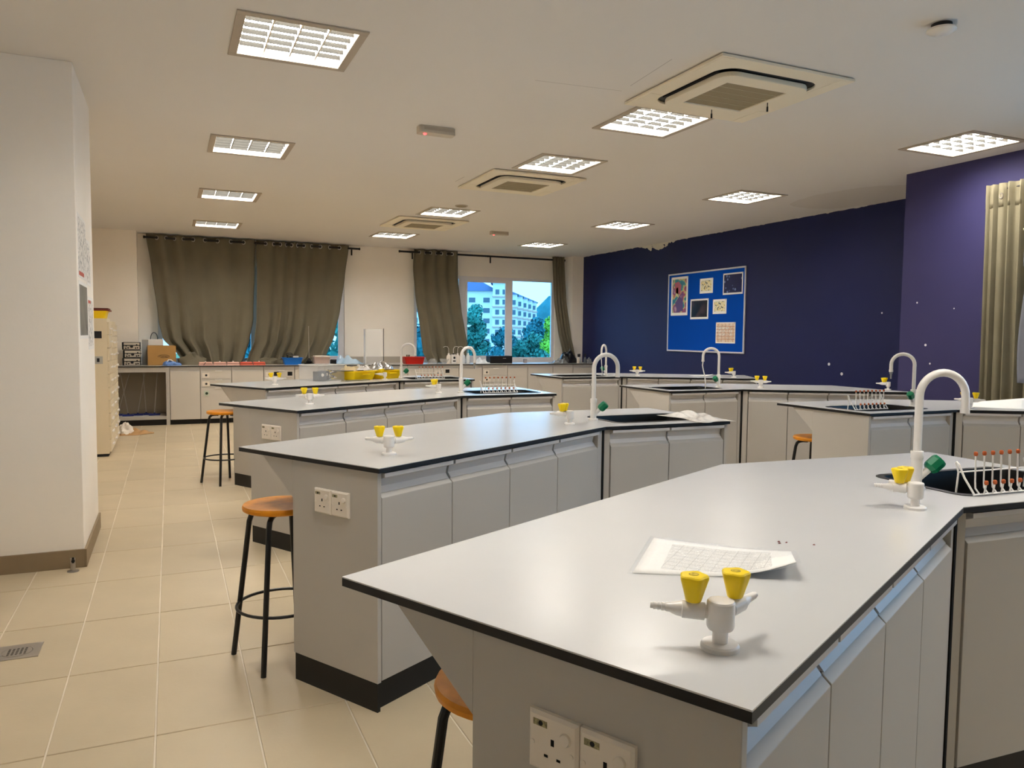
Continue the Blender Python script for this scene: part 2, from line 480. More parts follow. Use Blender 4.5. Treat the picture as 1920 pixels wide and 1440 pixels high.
# windows: white frames, tinted panes
M_glass = bpy.data.materials.new('tinted_glass'); M_glass.use_nodes = True
nt = M_glass.node_tree; nt.nodes.clear()
o_ = nt.nodes.new('ShaderNodeOutputMaterial'); tr = nt.nodes.new('ShaderNodeBsdfTransparent'); gl = nt.nodes.new('ShaderNodeBsdfGlossy')
gl.inputs['Roughness'].default_value = .02
tr.inputs['Color'].default_value = (.56, .86, 1.0, 1)
fr = nt.nodes.new('ShaderNodeFresnel'); fr.inputs['IOR'].default_value = 1.3
mx = nt.nodes.new('ShaderNodeMixShader')
nt.links.new(fr.outputs[0], mx.inputs[0]); nt.links.new(tr.outputs[0], mx.inputs[1]); nt.links.new(gl.outputs[0], mx.inputs[2]); nt.links.new(mx.outputs[0], o_.inputs[0])
def window(n, W, mull):
    x0, x1, z0, z1 = W
    t = thing('window_%d' % n, None, None, (x0, YW, z0), kind='structure')
    off = (x0, YW, z0)
    fb = MB().box(x0, x1, YW+.03, YW+.09, z0, z0+.055).box(x0, x1, YW+.03, YW+.09, z1-.05, z1)
    fb.box(x0, x0+.06, YW+.03, YW+.09, z0+.055, z1-.05).box(x1-.06, x1, YW+.03, YW+.09, z0+.055, z1-.05)
    obj('window_frame', fb, M_upvc, t, off, bevel=.003)
    obj('window_sill', MB().box(x0, x1, YW-.012, YW+.03, z0-.035, z0+.01), M_upvc, t, off, bevel=.003)
    xs = [x0+.06]
    for m0, m1 in mull:
        obj('mullion', MB().box(m0, m1, YW+.03, YW+.085, z0+.055, z1-.05), M_upvc, t, off, bevel=.003)
        xs += [m0, m1]
    xs.append(x1-.06)
    for k in range(0, len(xs), 2):
        a, b = xs[k], xs[k+1]
        obj('pane', MB().box(a, b, YW+.052, YW+.058, z0+.055, z1-.05), M_glass, t, off)
        if k == 2:   # the sliding sash has a frame of its own
            fb = MB().box(a, b, YW+.02, YW+.05, z0+.055, z0+.085).box(a, b, YW+.02, YW+.05, z1-.1, z1-.05)
            fb.box(a, a+.04, YW+.02, YW+.05, z0+.085, z1-.1).box(b-.04, b, YW+.02, YW+.05, z0+.085, z1-.1)
            obj('sash_frame', fb, M_upvc, t, off, bevel=.002)
    return t
t = thing('window_3', None, None, (XN, 1.05, W3[2]), kind='structure'); off = (XN, 1.05, W3[2])
fb = MB()
for q in ((W3[0], W3[1], W3[2], W3[2]+.055), (W3[0], W3[1], W3[3]-.05, W3[3])): fb.box(XN+.05, XN+.11, *q)
for yy in (W3[0], W3[0]+2.2, W3[1]-.06): fb.box(XN+.05, XN+.11, yy, yy+.06, W3[2]+.055, W3[3]-.05)
obj('window_frame', fb, M_upvc, t, off)
for yy in (W3[0]+.06, W3[0]+2.26): obj('pane', MB().box(XN+.078, XN+.084, yy, yy+2.14, W3[2]+.055, W3[3]-.05), M_glass, t, off)
window(1, W1, [(1.18, 1.27)])
window(2, W2, [(4.69, 4.81), (5.63, 5.735)])

# ------------------------------------------------------------------ ceiling fittings
def make_light(label, x, y):
    t = thing('ceiling_light', label, 'ceiling light', (x, y, CZ), 0, 'recessed louvre lights in the ceiling')
    f = MB(); a, b = .305, .262
    for (x0, x1, y0, y1) in ((-a, a, -a, -b), (-a, a, b, a), (-a, -b, -b, b), (b, a, -b, b)):
        f.box(x0, x1, y0, y1, -.008, 0)
    obj('frame', f, M_fitting, t, bevel=.002)
    g = MB()
    for (x0, x1, y0, y1) in ((-.27, .27, -.27, -.262), (-.27, .27, .262, .27), (-.27, -.262, -.262, .262), (.262, .27, -.262, .262)):
        g.box(x0, x1, y0, y1, 0, .07)
    obj('housing', g, M_sock, t)
    obj('lamp_panel', MB().box(-.262, .262, -.262, .262, .058, .066), M_tubes, t)
    for k in range(1, 4):      # long V blades
        xx = -.262+.524*k/4
        obj('blade', MB().add([(xx-.004,-.262,.006),(xx+.004,-.262,.006),(xx+.0015,-.262,.036),(xx-.0015,-.262,.036),
                               (xx-.004,.262,.006),(xx+.004,.262,.006),(xx+.0015,.262,.036),(xx-.0015,.262,.036)],
                              [(0,1,2,3),(4,7,6,5),(0,4,5,1),(1,5,6,2),(2,6,7,3),(3,7,4,0)]), M_louv, t)
    for k in range(1, 6):
        yy = -.262+.524*k/6
        for i in range(4):
            x0 = -.262+.524*i/4+.005; x1 = -.262+.524*(i+1)/4-.005
            obj('cross_blade', MB().box(x0, x1, yy-.0025, yy+.0025, .009, .032), M_blade, t)
    return t
rows = {'L': ('left', ['first (nearest)', 'second', 'third', 'fourth (farthest)']), 'M': ('middle', ['first (nearest)', 'second', 'third', 'fourth (farthest)']),
        'R': ('right', ['first (nearest)', 'second', 'third', 'fourth (farthest)'])}
cnt = {}
l0 = None
extra = {('M', 0): ' beyond the near air conditioner', ('M', 1): ' before the second air conditioner', ('M', 2): ' before the farthest air conditioner', ('M', 3): ' beyond the farthest air conditioner',
         ('R', 0): ' above the protruding blue wall', ('L', 3): ' above the left curtains'}
for r, x, y in LIGHTS:
    k = cnt.get(r, 0); cnt[r] = k+1
    if r == 'B': lab = 'louvre ceiling light out of view behind the camera, ' + ['left', 'middle', 'right'][k]
    else: lab = 'louvre ceiling light, %s of the %s row%s' % (rows[r][1][k], rows[r][0], extra.get((r, k), ''))
    if l0 is None: l0 = make_light(lab, x, y)
    else: dup(l0, (x, y, CZ), 0, lab)

def make_ac(label, x, y, hooks):
    t = thing('air_conditioner', label, 'air conditioner', (x, y, CZ), 0, 'ceiling cassette air conditioners')
    a = .465
    o = holes([(-a,-a),(a,-a),(a,a),(-a,a)], [rrect(-.352,.352,-.352,.352,.12, 8)], -.022, -.006)
    obj('outer_panel', o, M_acp, t, bevel=.003)
    for sx, sy in ((-1,-1),(1,-1),(-1,1),(1,1)):
        x0, x1 = sorted((sx*.372, sx*.452)); y0, y1 = sorted((sy*.2, sy*.452))
        obj('corner_cover', MB().box(x0, x1, y0, y1, -.0235, -.021), M_acp, t)
    obj('air_slot', MB().prism(rrect(-.36,.36,-.36,.36,.12, 8), -.006, 0), M_blkm, t)
    obj('inner_panel', holes(rrect(-.315,.315,-.315,.315,.10, 8), [[(-.215,-.2),(.215,-.2),(.215,.2),(-.215,.2)]], -.048, -.02), M_acp, t, bevel=.004)
    obj('grille', MB().box(-.215,.215,-.2,.2,-.040,-.025), M_acg, t)
    for k in range(4):
        yy = -.12+.08*k
        obj('grille_bar', MB().box(-.215,.215,yy-.002,yy+.002,-.0415,-.040), mat('grille_line', (186,174,146), .6), t)
    for sy in (-1, 1):
        obj('vane', MB().box(-.25,.25,*sorted((sy*.322, sy*.342)),-.018,-.010), M_black, t)
        obj('vane', MB().box(*sorted((sy*.311, sy*.329)),-.25,.25,-.018,-.010), M_black, t)
    if hooks:
        for hx, hy in ((.03, .24), (.24, -.02)):
            q = MB().tube([(hx,hy,-.046),(hx,hy,-.075)], .003, 6); q.tube([(hx,hy,-.072),(hx,hy,-.1)], .006, 6)
            obj('black_pull', q, M_black, t)
    return t
make_ac('nearest and largest-looking ceiling cassette air conditioner with two black pulls hanging down', 3.075, 3.69, True)
make_ac('second ceiling cassette air conditioner, in the middle of the row', 3.085, 6.74, False)
make_ac('farthest ceiling cassette air conditioner toward the windows', 3.065, 9.74, False)

def em_light(label, x, y):
    t = thing('emergency_light', label, 'emergency light', (x, y, CZ), 0, 'emergency light boxes on the ceiling')
    obj('body', MB().prism(rrect(-.135,.135,-.045,.045,.02), -.05, 0), mat('em_grey', (196,186,170), .5), t, bevel=.004)
    obj('cover_strip', MB().box(-.1, .125, -.047, -.044, -.03, -.01), M_fitting, t)
    obj('indicator_lamp', MB().lathe([(.012,0),(.012,.006),(.006,.010)], 12, (-.085,-.012,-.05), (0,0,-1)), mat('red_led', (255,80,80), emit=(1,.06,.06), estr=4), t)
em_light('near emergency light box on the ceiling glowing red at its left end', 1.75, 5.27)
em_light('far emergency light box on the ceiling near the windows', 4.28, 10.05)
t = thing('smoke_detector', 'white dome smoke detector on the ceiling at upper right', 'smoke detector', (3.3, 2.52, CZ), 0)
obj('base', MB().lathe([(.045,0),(.045,-.018)], 20), M_black, t, smooth=True)
obj('dome', MB().lathe([(.062,-.022),(.064,-.03),(.045,-.042),(.02,-.047)], 24), M_pvc, t, smooth=True)
t = thing('ceiling_speaker', 'small round grey disc on the ceiling before the farthest air conditioner', 'speaker', (3.05, 8.26, CZ), 0)
obj('ring', MB().lathe([(.075,0),(.07,-.008)], 24), M_fitting, t, smooth=True)
obj('mesh_cover', MB().lathe([(.058,-.008),(.052,-.012)], 24), M_acg, t, smooth=True)

# ------------------------------------------------------------------ lab benches
T, TB = .875, .857
C30, S30 = math.cos(PI/6), math.sin(PI/6)
class Bench:
    """local frame: origin at the inner bend of the front edge, short arm along +x, long arm along u; m mirrors it"""
    def __init__(self, px, py, rot=0, m=1, L=1.6, slant=0.0):
        self.p = (px, py); self.rot = rot; self.m = m; self.L = L; self.slant = slant
    def w(self, x, y):
        c, s = math.cos(self.rot), math.sin(self.rot); x *= self.m
        return (self.p[0]+c*x-s*y, self.p[1]+s*x+c*y)
    def ua(self, t, d):           # along the long arm: t from the bend, d into the depth
        return (-C30*t - S30*d, -S30*t + C30*d)
    def mk(self, mb, base):
        c, s = math.cos(self.rot), math.sin(self.rot)
        q = MB(); q.f = mb.f
        q.v = [(x*self.m-base[0]*self.m, y-base[1], z-base[2]) for x, y, z in mb.v]
        return q
    def thing(self, name, label, cat, base, group=None):
        return thing(name, label, cat, (*self.w(base[0], base[1]), base[2]), self.rot, group)
    def obj(self, name, mb, m, t, base, **k): return obj(name, self.mk(mb, base), m, t, **k)

def bench(B, desc, left_row):
    L = B.L; ua = B.ua
    D = .8
    outer = [(0,0), (.8,0), (.8,D), (-D*math.tan(PI/12),D), ua(L-B.slant*D, D), ua(L, 0)]
    snk = rrect(.135, .72, .10, .45, .05)
    base = (0, .4, 0)
    bz = (0, .4, TB)
    t = B.thing('bench_worktop', 'white angled worktop with black edge on the '+desc, 'worktop', bz, 'white bench worktops')
    B.obj('laminate_top', holes(outer, [snk], T-.0025, T), M_lam, t, bz)
    B.obj('black_edge', holes(outer, [snk], TB, T-.0025), M_core, t, bz)
    # sink
    sb = (.43, .275, .70)
    t = B.thing('sink', 'black inset sink in the worktop of the '+desc, 'sink', sb, 'black bench sinks')
    rim = holes(rrect(.127,.728,.092,.458,.055), [rrect(.15,.705,.115,.435,.04)], T-.001, T+.002)
    B.obj('rim', rim, M_sink, t, sb)
    bas = MB()
    top = rrect(.15,.705,.115,.435,.04); bot = rrect(.17,.685,.135,.415,.05)
    n = len(top)
    bas.add([(x,y,T) for x,y in top]+[(x,y,.70) for x,y in bot], [(i,(i+1) % n,n+(i+1) % n,n+i) for i in range(n)]+[tuple(range(n,2*n))])
    B.obj('basin', bas, M_sink, t, sb, smooth=True)
    B.obj('drain', MB().lathe([(.03,.001),(.026,.004)], 16, (.43,.275,.70)), M_steel, t, sb)
    # end panels with gusset under the overhang; s runs from the back edge (0) to the front (.8)
    def end_panel(fn, base2, label):
        t = B.thing('end_panel', label, 'end panel', base2, 'grey bench end panels')
        poly = [(.328,.107),(.328,.71),(.14,TB),(.785,TB),(.785,.107)]
        q = MB(); a = [(*fn(.008, s), z) for s, z in poly]; b = [(*fn(.026, s), z) for s, z in poly]
        # two pieces: the panel and the triangular gusset
        def ext(idx):
            m = MB(); k = len(idx)
            m.add([a[i] for i in idx]+[b[i] for i in idx], [tuple(range(k)), tuple(range(2*k-1,k-1,-1))]+[(i,(i+1) % k,k+(i+1) % k,k+i) for i in range(k)])
            return m
        a.append((*fn(.008,.328), TB)); b.append((*fn(.026,.328), TB))
        B.obj('panel', ext([0,5,3,4]), M_cab, t, base2, bevel=.0012)
        B.obj('gusset', ext([1,2,5]), M_cab, t, base2, bevel=.0012)
        m = MB(); pl = [(.332,0),(.332,.107),(.78,.107),(.78,0)]
        aa = [(*fn(.012, s), z) for s, z in pl]; bb = [(*fn(.026, s), z) for s, z in pl]
        m.add(aa+bb, [(0,1,2,3),(7,6,5,4)]+[(i,(i+1) % 4,4+(i+1) % 4,4+i) for i in range(4)])
        B.obj('plinth', m, M_plinth, t, base2)
    fnL = lambda d, s: ua(L-d-B.slant*(D-s), D-s)
    fnS = lambda d, s: (.8-d, D-s)
    e1, e2 = ('left', 'right') if left_row else ('right', 'left')
    end_panel(fnL, (*fnL(.01,.55),0), 'grey end panel at the %s end of the %s' % (e1, desc))
    end_panel(fnS, (*fnS(.01,.55),0), 'grey end panel at the %s end of the %s' % (e2, desc))
    # base cabinets
    def unit(fn, x0, x1, label, nd=2, sl=0.0, sink=False):
        bs = (*fn((x0+x1)/2, .25), 0)
        t = B.thing('base_cabinet', label, 'cabinet', bs, 'grey bench cabinets')
        def bx(a0, a1, d0, d1, z0, z1):
            P = [fn(a0+sl*d0,d0), fn(a1,d0), fn(a1,d1), fn(a0+sl*d1,d1)]
            return MB().hexa([(*p, z0) for p in P]+[(*p, z1) for p in P])
        if sink:     # carcass open at the top for the basin
            b_ = bx(x0+.001, x1-.001, .055, .468, .107, .66)
            for q in (bx(x0+.001, x1-.001, .055, .075, .66, TB-.001), bx(x0+.001, x1-.001, .462, .468, .66, TB-.001), bx(x0+.001, x0+.012, .075, .462, .66, TB-.001), bx(x1-.012, x1-.001, .075, .462, .66, TB-.001)): b_.add(q.v, q.f)
            B.obj('body', b_, M_cab, t, bs)
        else: B.obj('body', bx(x0+.001, x1-.001, .055, .468, .107, TB-.001), M_cab, t, bs)
        B.obj('plinth', bx(x0+.001, x1-.001, .04, .45, 0, .107), M_plinth, t, bs)
        wd = (x1-x0)/nd
        for k in range(nd):
            a0 = x0+k*wd+.0025; a1 = x0+(k+1)*wd-.0025
            # door with chamfered top edge
            prof = [(.016,.111),(.016,.765),(.034,.781),(.034,.111)]
            m = MB(); A = [(*fn(a0,d), z) for d, z in prof]; Bq = [(*fn(a1,d), z) for d, z in prof]
            m.add(A+Bq, [(0,1,2,3),(7,6,5,4)]+[(i,(i+1) % 4,4+(i+1) % 4,4+i) for i in range(4)])
            d_ = B.obj('door', m, M_cab, t, bs, bevel=.0015)
            prof = [(.006,.852),(.006,.838),(.013,.836),(.040,.826),(.046,.800),(.030,.7805),(.054,.7805),(.054,.852)]
            m = MB(); A = [(*fn(a0+.004,d), z) for d, z in prof]; Bq = [(*fn(a1-.004,d), z) for d, z in prof]
            n = len(prof)
            m.add(A+Bq, [tuple(range(n)), tuple(range(2*n-1,n-1,-1))]+[(i,(i+1) % n,n+(i+1) % n,n+i) for i in range(n)])
            h = B.obj('handle_channel', m, M_chan, d_, bs)
    fl_ = lambda a, d: ua(L-a, d)
    fs_ = lambda a, d: (a, d)
    half = .028+(L-.028-.05)/2
    pos = ('outer', 'inner')
    nd = 2 if L > 1 else 1
    unit(fl_, .028, half, 'grey cabinet at the %s end of the %s, long arm' % (e1, desc), nd, B.slant)
    unit(fl_, half, L-.05, 'grey cabinet beside the bend of the %s, long arm' % desc, nd)
    unit(fs_, .04, .772, 'grey cabinet under the sink of the %s' % desc, 2, 0, True)
    # corner post in the bend
    bs = (0, .2, 0)
    t = B.thing('corner_post', 'grey corner filler at the bend of the '+desc, 'filler post', bs, 'grey corner fillers')
    P = [ua(.046,.02), (0,.02+.02*.27), (.036,.02), (.036,.46), (-.12,.46), ua(.046,.46)]
    B.obj('post', MB().prism(P, .107, TB-.001), M_cab, t, bs)
    B.obj('groove', MB().prism([ua(.0025,.0172), (0,.018), (.002,.018), (.002,.0265), ua(.0025,.0265)], .107, TB-.001), M_dark, t, bs)
    P = [ua(.046,.045), (0,.045), (.036,.045), (.036,.44), (-.12,.44), ua(.046,.44)]
    B.obj('plinth', MB().prism(P, 0, .107), M_plinth, t, bs)

# gas taps
def make_tap(label, x, y, rz, half=62):
    t = thing('gas_tap', label, 'gas tap', (x, y, T), rz, 'twin gas taps on the benches')
    obj('base_flange', MB().lathe([(.0285,0),(.0285,.006),(.026,.009),(.013,.0095)], 24), M_pvc, t, smooth=True)
    obj('stem', MB().lathe([(.0115,.008),(.0115,.03)], 20), M_pvc, t, smooth=True)
    obj('valve_body', MB().lathe([(.0115,.029),(.0180,.0295),(.0200,.033),(.0205,.036),(.0205,.070),(.0190,.0725)], 24), M_pvc, t, smooth=True)
    for sg in (-1, 1):
        a = PI/2+sg*math.radians(half)
        d = Vector((math.cos(a), math.sin(a), .04)).normalized(); p0 = Vector((0,0,.053))
        nz = MB(); cs = [(.0100,.016),(.0100,.0225),(.0118,.023),(.0132,.0235),(.0132,.056),(.0118,.0565),(.0110,.062),(.0088,.070),(.0072,.074),(.0068,.080),(.0058,.0805),(.0066,.086),(.0054,.0865),(.0062,.092),(.0050,.0925),(.0058,.098),(.0044,.0985),(.0044,.103)]
        nz.lathe(cs, 16, p0, d)
        nm = obj('nozzle', nz, M_pvc, t, smooth=True)
        kp = p0+d*.040
        wob = lambda th, z: 1+.085*math.cos(5*th)*max(0, min(1, (z-.016)/.022))
        kb = MB().lathe([(.0075,.0),(.0075,.008)], 14, kp+Vector((0,0,.008)))
        obj('spindle', kb, M_pvc, nm)
        kn = MB().lathe([(.0105,.0135),(.0118,.015),(.0155,.029),(.0205,.0475),(.0205,.0515),(.0185,.0535),(.0120,.0540)], 40, kp, (0,0,1), True, wob)
        k_ = obj('knob', kn, M_yel, t, smooth=True)
        ds = MB().lathe([(.0075,.0538),(.0075,.0545)], 16, kp)
        obj('knob_mark', ds, mat('knob_print', (196,168,40), .5, vary=.6, vscale=260), k_)
    return t
# swan neck taps
def make_faucet(label, x, y, rz, end='collar', krz=0):
    t = thing('faucet', label, 'faucet', (x, y, T), rz, 'white swan-neck bench faucets')
    obj('base_flange', MB().lathe([(.027,0),(.027,.007),(.024,.010),(.016,.011)], 24), M_pvc, t, smooth=True)
    obj('column', MB().lathe([(.0165,.008),(.0165,.098),(.0145,.1)], 20), M_pvc, t, smooth=True)
    obj('collar', MB().lathe([(.0175,.096),(.0185,.098),(.0185,.117),(.0175,.119),(.012,.12)], 24, wob=lambda th, z: 1+.02*math.cos(12*th)), M_pvc, t, smooth=True)
    r = .072; pts = [(0,0,.115),(0,0,.2),(0,0,.288)]
    for k in range(1, 17):
        a = PI-PI*k/16; pts.append((r+r*math.cos(a), 0, .288+r*math.sin(a)))
    pts += [(2*r,0,.25)]
    obj('swan_neck', MB().tube(pts, .0118, 14), M_pvc, t, smooth=True)
    e = MB().lathe([(.0135,0),(.0135,-.016)], 20, (2*r,0,.252))
    obj('end_collar', e, M_pvc, t, smooth=True)
    if end == 'nozzle':
        obj('outlet_nozzle', MB().lathe([(.0115,0),(.010,-.012),(.0065,-.02),(.0045,-.05)], 14, (2*r,0,.238)), mat('grey_nozzle', (150,150,150), .4), t, smooth=True)
    if end == 'hose':
        hp = [(2*r,0,.238),(2*r+.004,0,.2),(2*r-.006,0,.15),(2*r-.02,0,.10),(2*r-.028,0,.03),(2*r-.03,0,-.04)]
        obj('hose', MB().tube(hp, .005, 8), M_paper, t, smooth=True)
    # angled valve with a green ribbed knob
    a = krz-rz
    d = Vector((math.cos(a)*.72, math.sin(a)*.72, .70)).normalized(); p0 = Vector((0,0,.028))
    v = obj('valve_branch', MB().lathe([(.0105,.01),(.0105,.05),(.012,.052)], 16, p0, d), M_pvc, t, smooth=True)
    obj('valve_knob', MB().lathe([(.014,.048),(.0185,.051),(.0225,.06),(.0225,.088),(.0195,.096),(.009,.0975)], 24, p0, d, True, lambda th, z: 1+.05*math.cos(8*th)), M_green, t, smooth=False)
    return t
# peg drying rack
def make_rack(label, x, y, rz, tips=True, n=8):
    t = thing('drying_rack', label, 'drying rack', (x, y, T+.003), rz, 'white wire drying racks by the sinks')
    w_ = .30
    q = MB().tube([(0,0,.004),(w_,0,.004)], .0028, 6)
    obj('front_rail', q, M_pvc, t)
    q = MB().tube([(.004,.055,.062),(w_-.004,.055,.062)], .0028, 6)
    obj('back_rail', q, M_pvc, t)
    for sx in (.004, w_-.004):
        pts = [(sx,0,.004),(sx-.006,.03,.05),(sx-.012,.045,.088),(sx-.012,.052,.094),(sx-.008,.058,.09),(sx,.055,.062),(sx,.06,.0)]
        obj('side_loop', MB().tube(pts, .0032, 6), M_pvc, t)
    for k in range(n):
        xx = .025+(w_-.05)*k/(n-1)
        p = obj('peg', MB().tube([(xx,0,.004),(xx-.003,.012,.02),(xx,.016,.04),(xx+.003,.02,.118)], .0026, 6), M_pvc, t)
        if tips: obj('peg_tip', MB().lathe([(.003,0),(.0058,.003),(.0058,.010),(.004,.013)], 10, (xx+.003,.02,.115)), M_orange, p)
        if k < n-1:
            xs = xx+.016
            p = obj('short_peg', MB().tube([(xs,-.002,.004),(xs+.002,-.006,.034)], .0026, 6), M_pvc, t)
            if tips: obj('peg_tip', MB().lathe([(.003,0),(.0058,.003),(.0058,.010),(.004,.013)], 10, (xs+.002,-.006,.032)), M_orange, p)
    return t
# twin sockets; wall normal points along -y in the local frame
def make_socket(label, x, y, z, rz):
    t = thing('power_socket', label, 'power socket', (x, y, z), rz, 'white twin sockets on bench ends')
    for i, cx in enumerate((-.0463, .0463)):
        a = .0455
        prof = [(a,0),(a,-.007),(a-.005,-.011)]
        m = MB()
        vs = []
        for r, yy in prof: vs += [(cx-r,yy,-r),(cx+r,yy,-r),(cx+r,yy,r),(cx-r,yy,r)]
        fs = [(3,2,1,0),(8,9,10,11)]+[(4*j+k,4*j+(k+1) % 4,4*j+4+(k+1) % 4,4*j+4+k) for j in range(2) for k in range(4)]
        p = obj('face_plate', m.add(vs, fs), M_sock, t)
        obj('rocker_switch', MB().lathe([(.0098,0),(.0098,.0025),(.0085,.0055),(.004,.006)], 16, (cx+.024,-.011,.018), (.1,-1,.12)), M_sock, p, smooth=True)
        s = MB().box(cx-.003, cx+.003, -.0114, -.0108, .000, .010)
        obj('earth_slot', s, M_dark, p)
        for sx in (-.0115, .0115):
            obj('pin_slot', MB().box(cx+sx-.0035, cx+sx+.0035, -.0114, -.0108, -.0205, -.0165), M_dark, p)
        for sx in (-.037, .034):
            obj('screw_cap', MB().lathe([(.004,0),(.004,.001)], 10, (cx+sx,-.011,-.004), (0,-1,0)), M_sock, p)
        k_ = obj('printed_label', MB().box(cx-.036, cx-.010, -.0114, -.0108, .024, .034), mat('olive_print', (152,144,108), .6, vary=.5, vscale=160), p)
        obj('print_dot', MB().lathe([(.004,0),(.004,.0006)], 12, (cx-.022,-.0112,.029), (0,-1,0)), M_ink, k_)
    return t

BD = {
 'A': (Bench(1.995, 1.39, math.radians(-3.3), 1, 1.505), 'foreground bench', True),
 'B': (Bench(2.033, 3.352, 0, 1, 1.60), 'second left-row bench', True),
 'C': (Bench(2.030, 5.435, 0, 1, 1.55), 'third left-row bench', True),
 'D': (Bench(2.110, 7.445, 0, 1, 1.60), 'farthest left-row bench', True),
 'G': (Bench(4.765, 3.398, 0, -1, .80), 'nearest right-row bench', False),
 'F': (Bench(4.70, 5.40, 0, -1, 1.472, .577), 'middle right-row bench', False),
 'E': (Bench(4.780, 7.535, 0, -1, 1.53), 'farthest right-row bench', False),
}
for k in 'ABCDGFE': bench(*BD[k])
AT, BT = {}, {}
def place(k, x, y): return BD[k][0].w(x, y)
def ends(k, a, d): B = BD[k][0]; return B.w(*B.ua(B.L-a, d))
# gas taps near the outer end of each long arm, and near the bend
tapspec = [
 ('A1', (.738,.882), 8, 'gas tap with two yellow knobs in front of the paper on the nearest bench'),
 ('A2', (1.846,1.425), 62, 'gas tap with yellow knobs before the swan-neck faucet on the nearest bench'),
 ('B1', (.758,2.835), 16, 'gas tap with two yellow knobs near the left end of the second left bench'),
 ('B2', (1.897,3.492), 62, 'gas tap with yellow knobs beside the faucet on the second left bench'),
 ('C1', (.82,5.03), 14, 'gas tap with two yellow knobs near the left end of the third left bench'),
 ('C2', (1.93,5.72), 62, 'gas tap with yellow knobs beside the faucet on the third left bench'),
 ('D1', (.845,7.02), 14, 'gas tap with two yellow knobs near the left end of the farthest left bench'),
 ('D2', (1.99,7.60), 62, 'gas tap in front of the right yellow tray on the farthest left bench'),
 ('E1', (5.05,7.64), 33, 'gas tap with yellow knobs near the bend of the farthest right-row bench'),
 ('E2', (6.0,7.06), 75, 'gas tap at the right end of the farthest right-row bench, behind the next one'),
 ('F1', (5.01,5.52), 42, 'gas tap with two yellow knobs near the bend of the middle right-row bench'),
 ('F2', (6.0,4.96), 90, 'gas tap at the right end of the middle right-row bench, under a faucet nozzle'),
 ('G1', (4.93,3.43), 55, 'gas tap with two yellow knobs beside the white paper on the nearest right-row bench'),
]
tp0 = {}
for k, (x, y), az, lab in tapspec:
    rz = -math.radians(az) if k[1] == '1' else math.radians({'A': 15, 'B': 38, 'C': 49, 'D': 52, 'E': 27, 'F': 17}[k[0]])
    if k[1] not in tp0: tp0[k[1]] = make_tap(lab, x, y, rz, 62 if k[1] == '1' else 27)
    else: dup(tp0[k[1]], (x, y, T), rz, lab)
# faucets
def fa(k, lx, ly, rz, end, krz, where):
    make_faucet('white swan-neck faucet with green valve knob on the '+where, *place(k, lx, ly), math.radians(rz), end, math.radians(krz))
fa('A', .085, .232, -22, 'collar', -30, 'foreground bench')
fa('B', .085, .275, -5, 'collar', -40, 'second left-row bench')
fa('C', .085, .275, 21, 'nozzle', 0, 'third bench of the left row')
fa('D', .085, .275, -16, 'collar', 0, 'farthest left bench behind the yellow trays')
fa('G', .105, .25, 135, 'nozzle', 200, 'nearest right-row bench')
fa('F', .055, .275, 145, 'hose', 200, 'middle right-row bench, trailing a hose')
fa('E', .06, .275, 217, 'hose', 190, 'farthest right-row bench')
def rk(k, lx, ly, rz, tips, lab): make_rack(lab, *place(k, lx, ly), rz, tips)
rk('A', .145, .085, math.radians(-3.3), True, 'white peg drying rack with orange tips over the sink of the nearest bench')
rk('C', .215, .125, 0, True, 'white peg drying rack on the sink of the third left bench')
rk('D', .205, .10, 0, True, 'white peg drying rack on the sink of the farthest left bench')
rk('G', .765, .15, 0, True, 'white peg drying rack on the sink of the nearest right-row bench')
# sockets on the end panels
for k, s, lab in (('A', .545, 'white twin socket on the end panel of the nearest bench, at the bottom edge'),
                  ('B', .555, 'white twin socket on the end panel of the second left bench'),
                  ('C', .545, 'white twin socket on the end panel of the third left bench')):
    B = BD[k][0]; x, y = B.w(*B.ua(B.L-.0078, .8-s))
    # outward direction of the end is u; local -y must point along it
    make_socket(lab, x, y, .722, -PI/3+B.rot)

# ------------------------------------------------------------------ stools
def make_stool(label, x, y, rz):
    t = thing('stool', label, 'stool', (x, y, 0), rz, 'round wooden stools with black legs')
    obj('seat', MB().lathe([(.05,.615),(.140,.616),(.148,.621),(.150,.632),(.146,.641),(.12,.6435),(.05,.644)], 40), M_wood, t, smooth=True)
    for k in range(4):
        a = PI/4+k*PI/2
        c, s = math.cos(a), math.sin(a)
        pts = [(.05*c,.05*s,.606),(.085*c,.085*s,.606),(.105*c,.105*s,.602),(.122*c,.122*s,.590),(.131*c,.131*s,.565),(.165*c,.165*s,.3),(.203*c,.203*s,.0)]
        l = obj('leg', MB().tube(pts, .011, 10), M_blkm, t, smooth=True)
    obj('foot_ring', MB().tube([(.175*math.cos(2*PI*k/40), .175*math.sin(2*PI*k/40), .225) for k in range(40)], .0065, 8, True), M_blkm, t, smooth=True)
    return t
st0 = make_stool('wooden stool with black legs beside the left end of the second left bench', .403, 3.203, math.radians(18))
dup(st0, (.615, 1.375, 0), math.radians(26.7), 'wooden stool under the overhang of the nearest bench, mostly cropped')
dup(st0, (.432, 7.21, 0), math.radians(30), 'wooden stool at the left end of the farthest left bench')
dup(st0, (4.185, 4.045, 0), math.radians(10), 'wooden stool behind the nearest right-row bench, only its edge showing')

